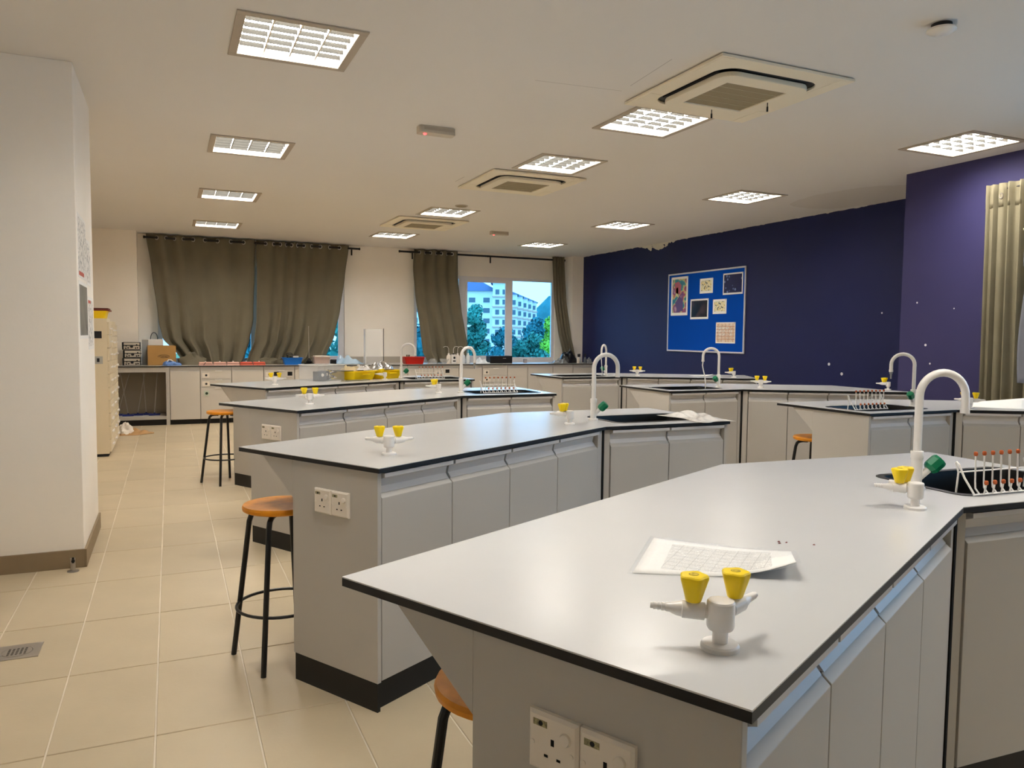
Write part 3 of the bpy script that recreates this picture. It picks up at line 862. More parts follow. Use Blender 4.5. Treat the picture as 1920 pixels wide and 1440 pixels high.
# ------------------------------------------------------------------ paper and small things on the benches
def table_fn(nt, v):
    """ruled table with rows of tiny print, turned to the sheet's own axes"""
    vr = nt.nodes.new('ShaderNodeVectorRotate'); vr.rotation_type = 'Z_AXIS'; vr.inputs['Angle'].default_value = math.radians(50.9)
    nt.links.new(v, vr.inputs['Vector'])
    x, y, z = n_sep(nt, vr.outputs[0])
    def lines(c, step, wd):
        f = n_math(nt, 'FRACT', n_math(nt, 'DIVIDE', n_math(nt, 'ADD', c, 5), step))
        return n_math(nt, 'LESS_THAN', f, wd)
    rule = n_math(nt, 'MAXIMUM', lines(x, .0235, .06), lines(y, .024, .06))
    cb = nt.nodes.new('ShaderNodeCombineXYZ'); nt.links.new(n_math(nt, 'MULTIPLY', x, 620), cb.inputs[0]); nt.links.new(n_math(nt, 'FLOOR', n_math(nt, 'DIVIDE', y, .006)), cb.inputs[1])
    words = n_math(nt, 'GREATER_THAN', n_noise(nt, cb.outputs[0], 1.0, 1), .46)
    row = n_math(nt, 'SUBTRACT', 1, lines(y, .006, .5))
    ink = n_math(nt, 'MULTIPLY', n_math(nt, 'MULTIPLY', words, row), .5)
    ink = n_math(nt, 'MAXIMUM', ink, n_math(nt, 'MULTIPLY', rule, .45))
    return n_mix(nt, ink, lin((240, 238, 234)), lin((70, 70, 74)))
M_table = node_mat('printed_table', table_fn, .7, .2)
def sheet(name, label, cat, quad, z, m, lift=0.0, group=None, film=False, printed=False):
    """thin sheet lying on a surface; quad = four world xy corners"""
    q = [Vector((*p, 0)) for p in quad]; c = sum(q, Vector())/4
    t = thing(name, label, cat, (c.x, c.y, z), 0, group)
    def fn(u, v, k=1.0, dz=0.0):
        p = (q[0]*(1-u)+q[1]*u)*(1-v)+(q[3]*(1-u)+q[2]*u)*v - c
        p *= k
        h = .0006+dz+lift*max(0, u-.45)**2*3*(.35+v*.9)
        return (p.x, p.y, h)
    g = MB().grid(lambda u, v: fn(u, v), 14, 8)
    s = obj('sheet', g, m, t, smooth=True)
    md = s.modifiers.new('thickness', 'SOLIDIFY'); md.thickness = .0005; md.offset = 1
    if printed:
        g = MB().grid(lambda u, v: fn(.16+.7*u, .12+.76*v, 1.0, .0006), 10, 6)
        obj('printed_table', g, M_table, t)
    if film:
        f = obj('plastic_sleeve', MB().grid(lambda u, v: fn(u, v, 1.06, .0022+.0012*math.sin(17*u+5*v)*math.sin(9*v+3*u)), 24, 14), M_film, t, smooth=True, label='glossy clear plastic sleeve over the sheet')
        md = f.modifiers.new('thickness', 'SOLIDIFY'); md.thickness = .0003
    return t
sheet('worksheet', 'white printed worksheet in a glossy clear sleeve on the nearest bench', 'paper', [(1.005,1.438),(1.192,1.208),(1.082,1.082),(.815,1.235)], T, M_paper, .03, film=True, printed=True)
sheet('paper_sheet', 'loose white paper on the nearest right-row bench beside a gas tap', 'paper', [(5.06,3.50),(5.30,3.66),(5.52,3.42),(5.28,3.27)], T, M_paper, .05)
sheet('paper_sheet', 'small white wrapper on the farthest right-row bench near its middle', 'paper', [(5.72,7.55),(5.98,7.50),(5.93,7.34),(5.68,7.38)], T, M_paper, .02)
t = thing('plastic_bag', 'crumpled clear plastic bag lying over the sink end of the second left bench', 'plastic bag', (2.73, 3.53, T), 0)
def crump(w_, d_, h_, seed):
    rn = random.Random(seed); ph = [rn.uniform(0, 6) for _ in range(6)]
    def fn(u, v):
        e = min(u, 1-u, v, 1-v)*4
        z = .003+h_*min(1, e)*(.5+.28*math.sin(9*u+ph[0]+3*v)+.22*math.sin(13*v+ph[1]+5*u)+.2*math.sin(21*u-8*v+ph[2]))
        return ((u-.5)*w_+.02*math.sin(8*v+ph[3]), (v-.5)*d_+.02*math.sin(7*u+ph[4]), max(.002, z))
    return MB().grid(fn, 28, 20)
M_bagc = mat('cloudy_plastic', (225, 222, 218), .2, .5, alpha=.75, bump=.6, bscale=35)
b_ = obj('bag', crump(.22, .42, .03, 3), M_bagc, t, smooth=True)
b_.modifiers.new('thickness', 'SOLIDIFY').thickness = .001
cg = mat('red_crumb', (110, 40, 30), .7)
for i, (cx, cy, r) in enumerate(((1.251,1.305,.0035), (1.262,1.293,.003), (1.243,1.294,.004), (1.306,1.255,.0035))):
    o = obj('crumb', MB().blob((0,0,0), r, r*.6, .002, .3, 5, True, i), cg, off=(0,0,0)); o.location = (cx, cy, T)
    tag(o, ['topmost of the three dark red crumbs behind the worksheet', 'right lower crumb of the three behind the worksheet', 'left lower crumb of the three behind the worksheet', 'lone dark crumb right of the three behind the worksheet'][i], 'crumb', 'dark crumbs on the foreground worktop')

# clutter on the farthest left bench
def tray(name, label, cat, x, y, z, rz, w_, d_, h_, m, taper=.86, handle=True, group=None, rimw=.012):
    t = thing(name, label, cat, (x, y, z), rz, group)
    def ring(k, zz): return [(sx*w_/2*k, sy*d_/2*k, zz) for sx, sy in ((-1,-1),(1,-1),(1,1),(-1,1))]
    P = [rrect(-w_/2*taper, w_/2*taper, -d_/2*taper, d_/2*taper, .015, 3), rrect(-w_/2, w_/2, -d_/2, d_/2, .018, 3),
         rrect(-w_/2+.004, w_/2-.004, -d_/2+.004, d_/2-.004, .016, 3), rrect(-w_/2*taper+.003, w_/2*taper-.003, -d_/2*taper+.003, d_/2*taper-.003, .014, 3)]
    Z = [0, h_, h_, .003]; n = len(P[0]); mb = MB()
    vs = [(a, b, zz) for p, zz in zip(P, Z) for a, b in p]
    fs = [tuple(range(n-1,-1,-1)), tuple(range(3*n, 4*n))]+[(j*n+i, j*n+(i+1) % n, (j+1)*n+(i+1) % n, (j+1)*n+i) for j in range(3) for i in range(n)]
    obj('shell', mb.add(vs, fs), m, t)
    obj('rim', holes(rrect(-w_/2-rimw, w_/2+rimw, -d_/2-rimw, d_/2+rimw, .02, 3), [rrect(-w_/2+.002, w_/2-.002, -d_/2+.002, d_/2-.002, .016, 3)], h_-.004, h_+.004), m, t)
    if handle:
        obj('grip', MB().box(-.05,.05,-d_/2-rimw-.006,-d_/2+.0,h_-.03,h_-.02), m, t)
    return t
YR = math.radians(30)
tray('yellow_tray', 'left yellow plastic tray on the farthest left bench, next to the clear box', 'tray', 1.68, 7.72, T, YR, .30, .40, .085, M_yel, group='yellow trays on the farthest left bench')
tray('yellow_tray', 'right yellow plastic tray on the farthest left bench, heaped with silver packets', 'tray', 2.0, 7.90, T, YR, .30, .40, .085, M_yel, group='yellow trays on the farthest left bench')
for i, (x, y, rz, nm) in enumerate(((1.95,7.86,.2,'dark-lined silver foil bag heaped on the right yellow tray'), (2.06,7.95,1.1,'pale silver foil bag at the right of the heap on the yellow tray'), (1.80,7.80,.7,'creased clear-grey packet in the middle of the heap over the yellow trays'), (1.65,7.70,.4,'tan paper packet lying over the left yellow tray'))):
    t = thing('foil_bag', nm, 'bag', (x, y, T+.0885), YR+rz, 'packets heaped on the yellow trays')
    o = obj('bag', crump(.26, .2, .075 if i < 2 else .05, 20+i), M_foil if i < 2 else (M_bagc if i == 2 else mat('tan_paper', (196,178,140), .7)), t, smooth=True)
    o.modifiers.new('thickness', 'SOLIDIFY').thickness = .001
t = thing('black_lid', 'flat black lid resting on the left yellow tray', 'board', (1.62, 7.66, T+.0895), YR)  # a black lid lying on the tray
obj('plate', MB().prism(rrect(-.13,.13,-.11,.11,.02), 0, .006), M_black, t)
t = thing('clear_box', 'clear plastic box with grey devices and cables left of the yellow trays', 'box', (1.36, 7.60, T), YR)
def open_box(w_, d_, h_, th=.003):
    return MB().box(-w_/2,w_/2,-d_/2,d_/2,0,th).box(-w_/2,w_/2,-d_/2,-d_/2+th,th,h_).box(-w_/2,w_/2,d_/2-th,d_/2,th,h_).box(-w_/2,-w_/2+th,-d_/2+th,d_/2-th,th,h_).box(w_/2-th,w_/2,-d_/2+th,d_/2-th,th,h_)
obj('shell', open_box(.33,.28,.155), M_clear, t)
obj('rim', holes(rrect(-.175,.175,-.15,.15,.015), [rrect(-.163,.163,-.138,.138,.012)], .15, .158), mat('frosted_rim', (232,232,230), .4, alpha=.7), t)
for i, (x, y, r) in enumerate(((-.07,-.05,.0), (.03,.02,.35))):
    d = thing('grey_device', ['dark grey device at the left inside the clear box', 'dark grey device in the middle of the clear box'][i], 'device', (1.36+x*C30-y*S30, 7.60+x*S30+y*C30, T+.0035), YR+r, 'devices in the clear box')
    obj('case', MB().prism(rrect(-.055,.055,-.04,.04,.01), 0, .09), M_greyp, d, bevel=.004)
    obj('dial', MB().lathe([(.016,0),(.014,.006)], 16, (0,-.04,.055), (0,-1,0)), M_pvc, d)
for i in range(3):
    pts = [(.02*math.sin(k*.7+i)+.018*math.sin(2.3*k), .05*math.cos(k*.55+i*2), .006+.010*i+.0055*k) for k in range(14)]
    c = obj('cable', MB().tube([(x, y, z) for x, y, z in pts], .003, 6), [M_black, M_pvc, M_ink][i], smooth=True); 
    c.location = (1.36+.115*C30, 7.60+.115*S30, T+.004); c.rotation_euler = (0,0,YR)
    tag(c, ['black cable coiled at the right inside the clear box', 'white cable coiled at the right inside the clear box', 'dark grey cable coiled on top inside the clear box'][i], 'cable', 'cables in the clear box')
t = thing('folder', 'flat olive-grey folder on the bench in front of the left yellow tray', 'folder', (1.66, 7.45, T), YR)
obj('cover', MB().prism(rrect(-.16,.16,-.035,.04,.004), 0, .005), mat('olive_card', (118,112,86), .7), t)
obj('pages', MB().box(-.155,.155,-.03,.035,.005,.009), mat('olive_card2', (138,130,104), .7), t)

# ------------------------------------------------------------------ window-side counter
CT, CB_ = .85, .833
YF = 11.95
t = thing('counter_worktop', 'long grey worktop with black edge under the windows', 'worktop', (3.0, 12.36, CB_))
off = (3.0, 12.36, CB_)
obj('laminate_top', MB().box(-1.14, 7.0, YF, 12.468, CT-.003, CT).box(-.418, 6.788, 12.468, YW-.002, CT-.003, CT), mat('counter_laminate', (176,172,166), .3, .45), t, off)
obj('black_edge', MB().box(-1.14, 7.0, YF, 12.468, CB_, CT-.003), M_core, t, off)
t = thing('upstand', 'low grey splashback along the wall behind the counter between the windows', 'upstand', (3.2, YW-.02, CT))
obj('board', MB().box(2.68, 3.84, YW-.022, YW-.002, CT, .955), mat('upstand_grey', (170,162,150), .5), t, (3.2, YW-.02, CT))
def lock_plate(x, z, parent, off):
    p = obj('lock_plate', MB().box(x-.048, x+.048, YF+.010, YF+.0148, z-.035, z+.035), M_sock, parent, off)
    obj('keyhole', MB().lathe([(.016,0),(.014,.004)], 12, (x+.006, YF+.010, z), (0,-1,0)), M_ink, p, off)
def cunit(x0, x1, kind, label):
    off = ((x0+x1)/2, 12.2, 0); M_cab = M_cab2
    t = thing('counter_cabinet', label, 'cabinet', off, 0, 'pale grey cabinets under the window counter')
    obj('body', MB().box(x0+.002, x1-.002, YF+.035, 12.46, .07, CB_-.001), M_cab, t, off)
    obj('plinth', MB().box(x0+.002, x1-.002, YF+.06, 12.4, 0, .07), M_plinth, t, off)
    obj('top_rail', MB().box(x0+.003, x1-.003, YF+.02, YF+.035, .785, CB_-.001), M_chan, t, off)
    if kind == 'door':
        d = obj('door', MB().box(x0+.005, x1-.005, YF+.015, YF+.034, .075, .78), M_cab, t, off, bevel=.002)
        obj('door_edge', MB().box(x0+.005, x1-.005, YF+.013, YF+.016, .768, .78), M_chan, d, off)
    else:
        zs = [(.655,.78),(.535,.65)] if kind == 'drawers' else [(.655,.78)]
        for z0, z1 in zs:
            d = obj('drawer', MB().box(x0+.005, x1-.005, YF+.015, YF+.034, z0, z1), M_cab, t, off, bevel=.002)
            obj('pull', MB().box(x0+.2, x0+.3, YF+.006, YF+.015, z1-.014, z1-.004), M_pvc, d, off)
            lock_plate(x0+.075, (z0+z1)/2-.008, d, off)
        zt = zs[-1][0]-.005
        d = obj('door', MB().box(x0+.005, x1-.005, YF+.015, YF+.034, .075, zt), M_cab, t, off, bevel=.002)
        obj('pull', MB().box(x0+.2, x0+.3, YF+.006, YF+.015, zt-.014, zt-.004), M_pvc, d, off)
        p = obj('lock_plate', MB().box(x0+.045, x0+.115, YF+.010, YF+.0148, zt-.125, zt-.045), mat('pale_green', (196,206,190), .5), d, off)
        obj('keyhole', MB().lathe([(.02,0),(.018,.004)], 12, (x0+.085, YF+.010, zt-.085), (0,-1,0)), mat('dark_green', (40,66,48), .5), p, off)
ux = [-.01, .395, .826, 1.279, 1.73, 2.18, 2.63, 3.08, 3.51, 3.944, 4.392, 4.813, 5.276, 5.66, 6.147, 6.55, 6.98]
kinds = ['door','drawers','door','drawer','door','door','drawers','door','door','drawer','door','drawers','door','door','door','door']
where = ['beside the open bay at the left end of the window counter', 'below the pink trays, with lock plates, left part of the window counter', 'below the coral trays at the window counter', 'behind the tap of the farthest left bench, with dark labels',
 'below the blue basket at the window counter', 'hidden behind the clear box at the window counter', 'hidden behind the yellow trays at the window counter', 'below the clear acrylic holder at the window counter', 'below the red basket at the window counter', 'below the glass bowls, with a dark label, at the window counter',
 'below the wash bottles at the window counter', 'below the black box, with two lock plates, at the window counter', 'below the middle of the right window at the window counter', 'below the right half of the right window at the window counter', 'below the black bag at the window counter', 'at the right end of the window counter by the blue wall']
for i in range(16):
    cunit(ux[i], ux[i+1], kinds[i], ('drawer unit ' if 'dr' in kinds[i] else 'plain cabinet ')+where[i])
# dark labels on two drawers
for x in (1.46, 1.66, 4.19):
    o = obj('drawer_label', MB().box(-.035,.035,-.0012,0,-.03,.03), M_black); o.location = (x, YF+.0148, .72 if x < 2 else .735)
    tag(o, {1.46: 'left small black label on the drawer behind the farthest left gas tap', 1.66: 'right small black label on the drawer behind the farthest left gas tap', 4.19: 'small black label on the drawer below the glass bowls'}[x], 'label')
# open bay at the left end with leaning rods
t = thing('open_bay', 'open grey bay under the left end of the window counter', 'shelf unit', (-.6, 12.2, 0)); off = (-.6, 12.2, 0)
obj('side_panel', MB().box(-.06, -.012, YF, 12.46, 0, CB_-.001), M_cab, t, off)
obj('side_panel', MB().box(-1.14, -1.12, YF, 12.46, 0, CB_-.001), M_cab, t, off)
obj('top_rail', MB().box(-1.12, -.06, YF+.01, YF+.03, .76, CB_-.001), M_cab, t, off)
obj('back_panel', MB().box(-1.12, -.06, 12.44, 12.46, .13, .76), mat('bay_back', (150,140,124), .7), t, off)
obj('bottom_shelf', MB().box(-1.12, -.06, YF+.01, 12.44, .085, .13), M_cab, t, off)
obj('plinth', MB().box(-1.12, -.06, YF+.05, 12.4, 0, .085), M_plinth, t, off)
rs = random.Random(4)
rods = [(-.95,.05),( -.82,-.10),(-.70,.16),(-.56,-.09),(-.44,.10),(-.33,-.03),(-.22,.045)]
names = ['leftmost', 'second from the left', 'third from the left', 'fourth from the left, leaning', 'fifth from the left, leaning', 'sixth from the left', 'rightmost, upright and pale']
for i, (x, lean) in enumerate(rods):
    y = 12.15+.05*(i % 3)
    t = thing('retort_stand', 'steel rod stand with blue base in the open bay, '+names[i], 'stand', (x, y, .131), 0, 'rod stands in the open bay')
    obj('base', MB().prism(rrect(-.075,.075,-.055,.055,.012), 0, .022), M_bluebase, t, bevel=.004)
    obj('rod', MB().cyl((0,.03,.02),(lean,.05,.60), .006, 10), M_steel, t, smooth=True)
    obj('boss', MB().lathe([(.014,.02),(.012,.035)], 12, (0,.03,0)), M_bluebase, t, smooth=True)

# things standing on the counter
def on(x, y): return (x, y, CT)
for i, zb in enumerate((0, .113, .226)):
    t = thing('storage_case', ['bottom', 'middle', 'top'][i]+' black and white patterned case of the stack at the left end of the counter', 'case', (-.52+(.006 if i == 1 else 0), 12.24, CT+zb), [.0,.03,-.02][i], 'stack of patterned cases')
    obj('box', MB().box(-.10,.13,-.1,.14,0,.106), M_black, t, bevel=.004)
    obj('front_face', MB().box(-.075,.125,-.1035,-.1,.008,.1), mat('pattern_white', (196,188,174), .6), t)
    obj('lid_seam', MB().box(-.076,.14,-.108,-.1035,.055,.066), M_black, t)
    for k, (cx, cz) in enumerate(((-.05,.022),(-.02,.026),(.075,.024),(.1,.028),(.02,.04),(-.045,.055),(.09,.07))):
        obj('dark_motif', MB().lathe([(.011,0),(.011,.001)], 8, (cx,-.1035,cz), (0,-1,0)), M_black, t)
    obj('latch', MB().lathe([(.02,0),(.02,.006),(.012,.008)], 14, (.025,-.1045,.047), (0,-1,0)), M_ink, t)
t = thing('acrylic_strip', 'tall translucent grey panel standing between the cases and the cardboard box', 'panel', on(-.33, 12.32))
obj('sheet', MB().box(-.04,.045,-.004,.004,.0,.37), mat('smoky_clear', (165,168,172), .15, .5, alpha=.6), t)
t = thing('carton', 'brown cardboard box with a faint printed logo on the left counter', 'cardboard box', on(-.105, 12.27))
obj('box', MB().box(-.19,.185,-.11,.13,0,.285), M_card, t, bevel=.003)
obj('lid_flap', MB().box(-.19,.185,-.11,.01,.2855,.288), M_card, t)
text('Comec', .038, M_ink, t, (.02,-.1105,.13), (PI/2,0,0))
obj('logo_swoosh', MB().tube([(.02+.075*math.cos(a)*1.0, -.1105, .131+.022*math.sin(a)) for a in [i*PI/12 for i in range(-8, 15)]], .0022, 5), M_ink, t)
t = thing('paper_bag', 'white paper bag with dark handle behind the cardboard box', 'bag', on(-.21, 12.50))
obj('bag', MB().box(-.12,.12,-.06,.07,0,.375), M_paper, t, bevel=.004)
obj('handle', MB().tube([(-.05+.075*(1-math.cos(a))*.5*1.3, -.05, .37+.105*math.sin(a)) for a in [i*PI/10 for i in range(11)]], .005, 6), M_ink, t, smooth=True)
t = thing('blue_pouch', 'small blue cloth pouch in front of the cardboard box', 'pouch', on(.01, 12.05))
obj('pouch', MB().blob((0,0,0), .12, .07, .062, .18, 10, True, 5), mat('blue_cloth', (98,132,190), .8), t, smooth=True)
obj('white_tie', MB().tube([(-.05,-.01,.05),(-.03,-.015,.085),(0,-.012,.083),(.03,-.02,.058),(.06,-.02,.045)], .009, 6), M_paper, t, smooth=True)
xs = [(.375,.575,M_pink,'leftmost pale pink'), (.578,.765,M_pink,'second pale pink'), (.768,.948,M_pink,'third pale pink'), (.952,1.132,M_coral,'first coral red'), (1.136,1.318,M_coral,'last coral red')]
for i, (x0, x1, m, nm) in enumerate(xs):
    cx = (x0+x1)/2; hw = (x1-x0)/2-.003
    t = thing('lidded_tray', nm+' low box with a white knob, in the row before the left curtains', 'box', on(cx, 12.10), 0, 'row of pink and coral boxes')
    obj('base', MB().prism(rrect(-hw,hw,-.07,.09,.012), 0, .022), m, t, bevel=.003)
    obj('lid', MB().prism(rrect(-hw+.004,hw-.004,-.066,.086,.014), .0245, .047), m, t, bevel=.006)
    obj('seam', MB().prism(rrect(-hw+.006,hw-.006,-.064,.084,.012), .022, .0245), M_ink, t)
    obj('knob', MB().lathe([(.006,.047),(.012,.052),(.011,.06),(.005,.063)], 12), M_pvc, t, smooth=True)
    if i == 0: obj('strap', MB().tube([(.0,-.068,.044),(-.02,-.074,.02),(-.03,-.076,.004)], .004, 6), M_ink, t)
tray('blue_basket', 'blue plastic basket with a coiled black cable on the counter', 'basket', 1.725, 12.17, CT, 0, .285, .2, .105, M_blue, .84, False)
t = thing('cable_coil', 'coil of black cable in the blue basket', 'cable', (1.69, 12.17, CT+.0035))
obj('coil', MB().tube([((.05+.012*math.sin(k*1.7))*math.cos(k*.45), .05*math.sin(k*.9)*.5, .09+.03*math.sin(k*.45)+.0018*k) for k in range(40)]+[(0,0,.09),(0,0,.0)], .0055, 6), M_black, t, smooth=True)
obj('plug', MB().box(-.02,.03,-.03,.03,.002,.05), M_black, t, bevel=.004)
t = thing('adapter', 'grey box adapter sticking out of the blue basket', 'adapter', (1.775, 12.17, CT+.0035))
obj('case', MB().box(-.045,.045,-.035,.035,0,.135), M_greyp, t, bevel=.004)
obj('face', MB().box(-.04,.04,-.0365,-.035,.108,.13), M_sock, t)
t = thing('retort_stand', 'tall thin steel rod stand on the counter behind the clear box', 'stand', on(1.985, 12.2))
obj('base', MB().prism(rrect(-.07,.07,-.06,.06,.015), 0, .018), M_black, t, bevel=.003)
obj('rod', MB().cyl((0,0,.016),(-.005,0,.60), .0065, 10), M_steel, t, smooth=True)
obj('clamp', MB().lathe([(.02,.02),(.045,.03),(.05,.045),(.03,.06),(.02,.085),(.012,.1)], 16), M_black, t, smooth=True)
tray('pink_tub', 'pale pink translucent tub on the counter beside the rod stand', 'tub', 2.17, 12.2, CT, 0, .25, .2, .115, mat('pale_tub', (214,190,180), .4, alpha=.85), .88, False)
t = thing('white_case', 'small white case lying on top of the pale pink tub', 'case', (2.17, 12.2, CT+.1195))
obj('case', MB().box(-.11,.11,-.105,.105,0,.018), M_sock, t, bevel=.003)
obj('clasp', MB().box(-.02,.02,-.109,-.105,.004,.014), M_chan, t)
t = thing('camera_bag', 'small black pouch on the counter behind the left yellow tray', 'pouch', on(2.36, 12.2))
obj('pouch', MB().box(-.045,.045,-.04,.04,0,.075), M_black, t, bevel=.012)
obj('flap', MB().box(-.046,.046,-.043,-.01,.055,.079), M_ink, t, bevel=.006)
t = thing('plastic_bag', 'crumpled pale blue plastic bag on the counter under the left window edge', 'plastic bag', on(2.62, 12.35))
o = obj('bag', crump(.5, .25, .12, 9), mat('bluish_plastic', (190,215,235), .25, alpha=.8, bump=.5, bscale=25), t, smooth=True)
o.modifiers.new('thickness', 'SOLIDIFY').thickness = .001
t = thing('acrylic_holder', 'tall clear acrylic holder standing on the counter against the wall', 'acrylic holder', on(2.99, 12.12))
obj('front_sheet', MB().box(-.145,.145,-.06,-.057,0,.565), M_clear, t)
obj('left_edge', MB().box(-.150,-.138,-.062,.06,0,.565), mat('bright_acrylic', (230,228,222), .1, .6, alpha=.6, bump=1.0, bscale=30), t)
obj('right_edge', MB().box(.141,.151,-.062,-.055,0,.575), M_ink, t)
obj('back_sheet', MB().box(-.138,.141,.057,.06,0,.565), M_clear, t)
tray('red_basket', 'red plastic basket with small glassware on the counter', 'basket', 3.655, 12.15, CT, 0, .345, .22, .115, M_red, .84, False)
for i, x in enumerate((3.55, 3.585, 3.70)):
    t = thing('glass_tube', ['leftmost', 'second', 'right'][i]+' small glass jar with dark stopper in the red basket', 'jar', (x, 12.15, CT+.0035), 0, 'glassware in the red basket')
    obj('glass', MB().lathe([(.012,0),(.012,.12),(.014,.122)], 14), M_clear, t, smooth=True)
    obj('stopper', MB().lathe([(.012,.118),(.015,.13),(.010,.15)], 12), mat('olive_stopper', (96,92,68), .5), t, smooth=True)
for i, (x, m) in enumerate(((3.99, 0), (4.19, 1))):
    t = thing('glass_bowl', ['left upturned clear glass bowl on the counter before the middle curtain', 'right clear glass bowl on the counter before the middle curtain'][i], 'bowl', on(x, 12.13), 0, 'glass bowls on the counter')
    pr = [(.03,0),(.055,.02),(.085,.085),(.082,.085),(.052,.024),(.028,.006)] if m else [(.09,0),(.075,.05),(.045,.085),(.04,.083),(.072,.046),(.086,0)]
    obj('bowl', MB().lathe(pr, 24, cap=False), M_clear, t, smooth=True)
    obj('foot_ring', MB().lathe([(.03,0),(.034,.008)], 20) if m else MB().lathe([(.03,.085),(.03,.092)], 20), M_clear, t, smooth=True)
M_bot = mat('milky_plastic', (214, 220, 226), .3, .5)
for i, (x, tall) in enumerate(((4.285,0), (4.37,1), (4.445,0), (4.545,0), (4.635,0))):
    nm = ['leftmost cream wash bottle', 'square white wash bottle with a black printed face', 'white wash bottle partly behind the swan-neck faucet', 'pale blue wash bottle left of the gap', 'rightmost pale blue wash bottle'][i]
    t = thing('wash_bottle', nm+' on the counter', 'bottle', on(x, 12.18), 0, 'wash bottles on the counter')
    if tall:
        obj('bottle', MB().prism(rrect(-.045,.045,-.035,.035,.01), 0, .155), M_pvc, t, bevel=.006)
        obj('print', MB().lathe([(.02,0),(.02,.001)], 14, (.005,-.0355,.1), (0,-1,0)), M_black, t)
        obj('print', MB().box(-.02,.028,-.0362,-.0355,.035,.055), M_ink, t)
    else:
        obj('bottle', MB().lathe([(.036,0),(.038,.01),(.038,.115),(.03,.138),(.016,.152)], 20), M_bot if i > 2 else M_sock, t, smooth=True)
    obj('cap', MB().lathe([(.016,.15),(.016,.172),(.008,.176)], 16), M_black if tall else M_pvc, t, smooth=True)
    sg = -1 if i == 0 else 1
    obj('spout', MB().tube([(0,0,.17),(0,0,.25),(sg*.02,0,.285),(sg*.06,0,.292),(sg*.10,0,.275)], .0035, 6), M_pvc, t, smooth=True)
t = thing('plastic_bag', 'small white crumpled plastic bag between the bottles and the black box', 'plastic bag', on(4.90, 12.2))
o = obj('bag', crump(.24, .2, .09, 12), mat('white_film', (226,232,238), .4), t, smooth=True)
o.modifiers.new('thickness', 'SOLIDIFY').thickness = .001
t = thing('black_box', 'long black box on the counter in front of the middle window post', 'box', on(5.265, 12.3))
obj('box', MB().box(-.21,.21,-.09,.1,0,.128), M_black, t, bevel=.004)
obj('scuff', MB().box(.03,.09,-.0912,-.09,.085,.09), M_chan, t)
obj('lid_line', MB().box(-.21,.21,-.0915,-.09,.1,.103), M_ink, t)
t = thing('switch_block', 'small pale block on the counter under the right window pane', 'block', on(5.81, 12.4))
obj('block', MB().box(-.03,.03,-.02,.02,0,.06), mat('dusty_pink', (170,160,162), .6), t, bevel=.003)
obj('cap', MB().box(-.031,.031,-.021,.021,.06,.066), M_greyp, t)
for i, (x, sx, h_, m, nm) in enumerate(((6.36,.10,.085,mat('dull_film', (128,128,126), .4), 'dull grey crumpled plastic sack left of the black bag on the counter'), (6.98,.0,.0,None,''))):
    if m is None: continue
    t = thing('plastic_sack', nm, 'plastic bag', on(x, 12.12))
    o = obj('sack', crump(.3, .24, h_, 31), m, t, smooth=True); o.modifiers.new('thickness', 'SOLIDIFY').thickness = .001
t = thing('bin_bag', 'black plastic bag slumped on the counter under the right curtain', 'bag', on(6.58, 12.22))
obj('bag', MB().blob((0,0,0), .17, .13, .19, .14, 14, True, 8), mat('black_film', (14,15,19), .3, .5, bump=.5, bscale=25), t, smooth=True)
obj('knot', MB().blob((.04,.0,.16), .05, .05, .07, .3, 8, False, 3), MATS['black_film'], t, smooth=True)
for i, (x, y) in enumerate(((6.72,12.08), (6.79,12.16), (6.86,12.08))):
    t = thing('spray_bottle', ['left', 'middle', 'right'][i]+' small bottle between the black bag and the blue wall', 'bottle', on(x, y), 0, 'small bottles at the right end of the counter')
    obj('bottle', MB().lathe([(.025,0),(.027,.01),(.027,.07),(.015,.1),(.010,.115)], 14), [M_sock, M_bot, M_greyp][i], t, smooth=True)
    obj('cap', MB().lathe([(.014,.11),(.014,.14),(.02,.145),(.012,.165)], 12), M_black, t, smooth=True)
t = thing('packet', 'crumpled silver-grey packet at the right end of the counter', 'bag', (6.945, 12.13, CT))
o = obj('packet', crump(.13, .2, .09, 41), mat('grey_foil', (150,150,150), .4, metal=.4), t, smooth=True); o.modifiers.new('thickness', 'SOLIDIFY').thickness = .001

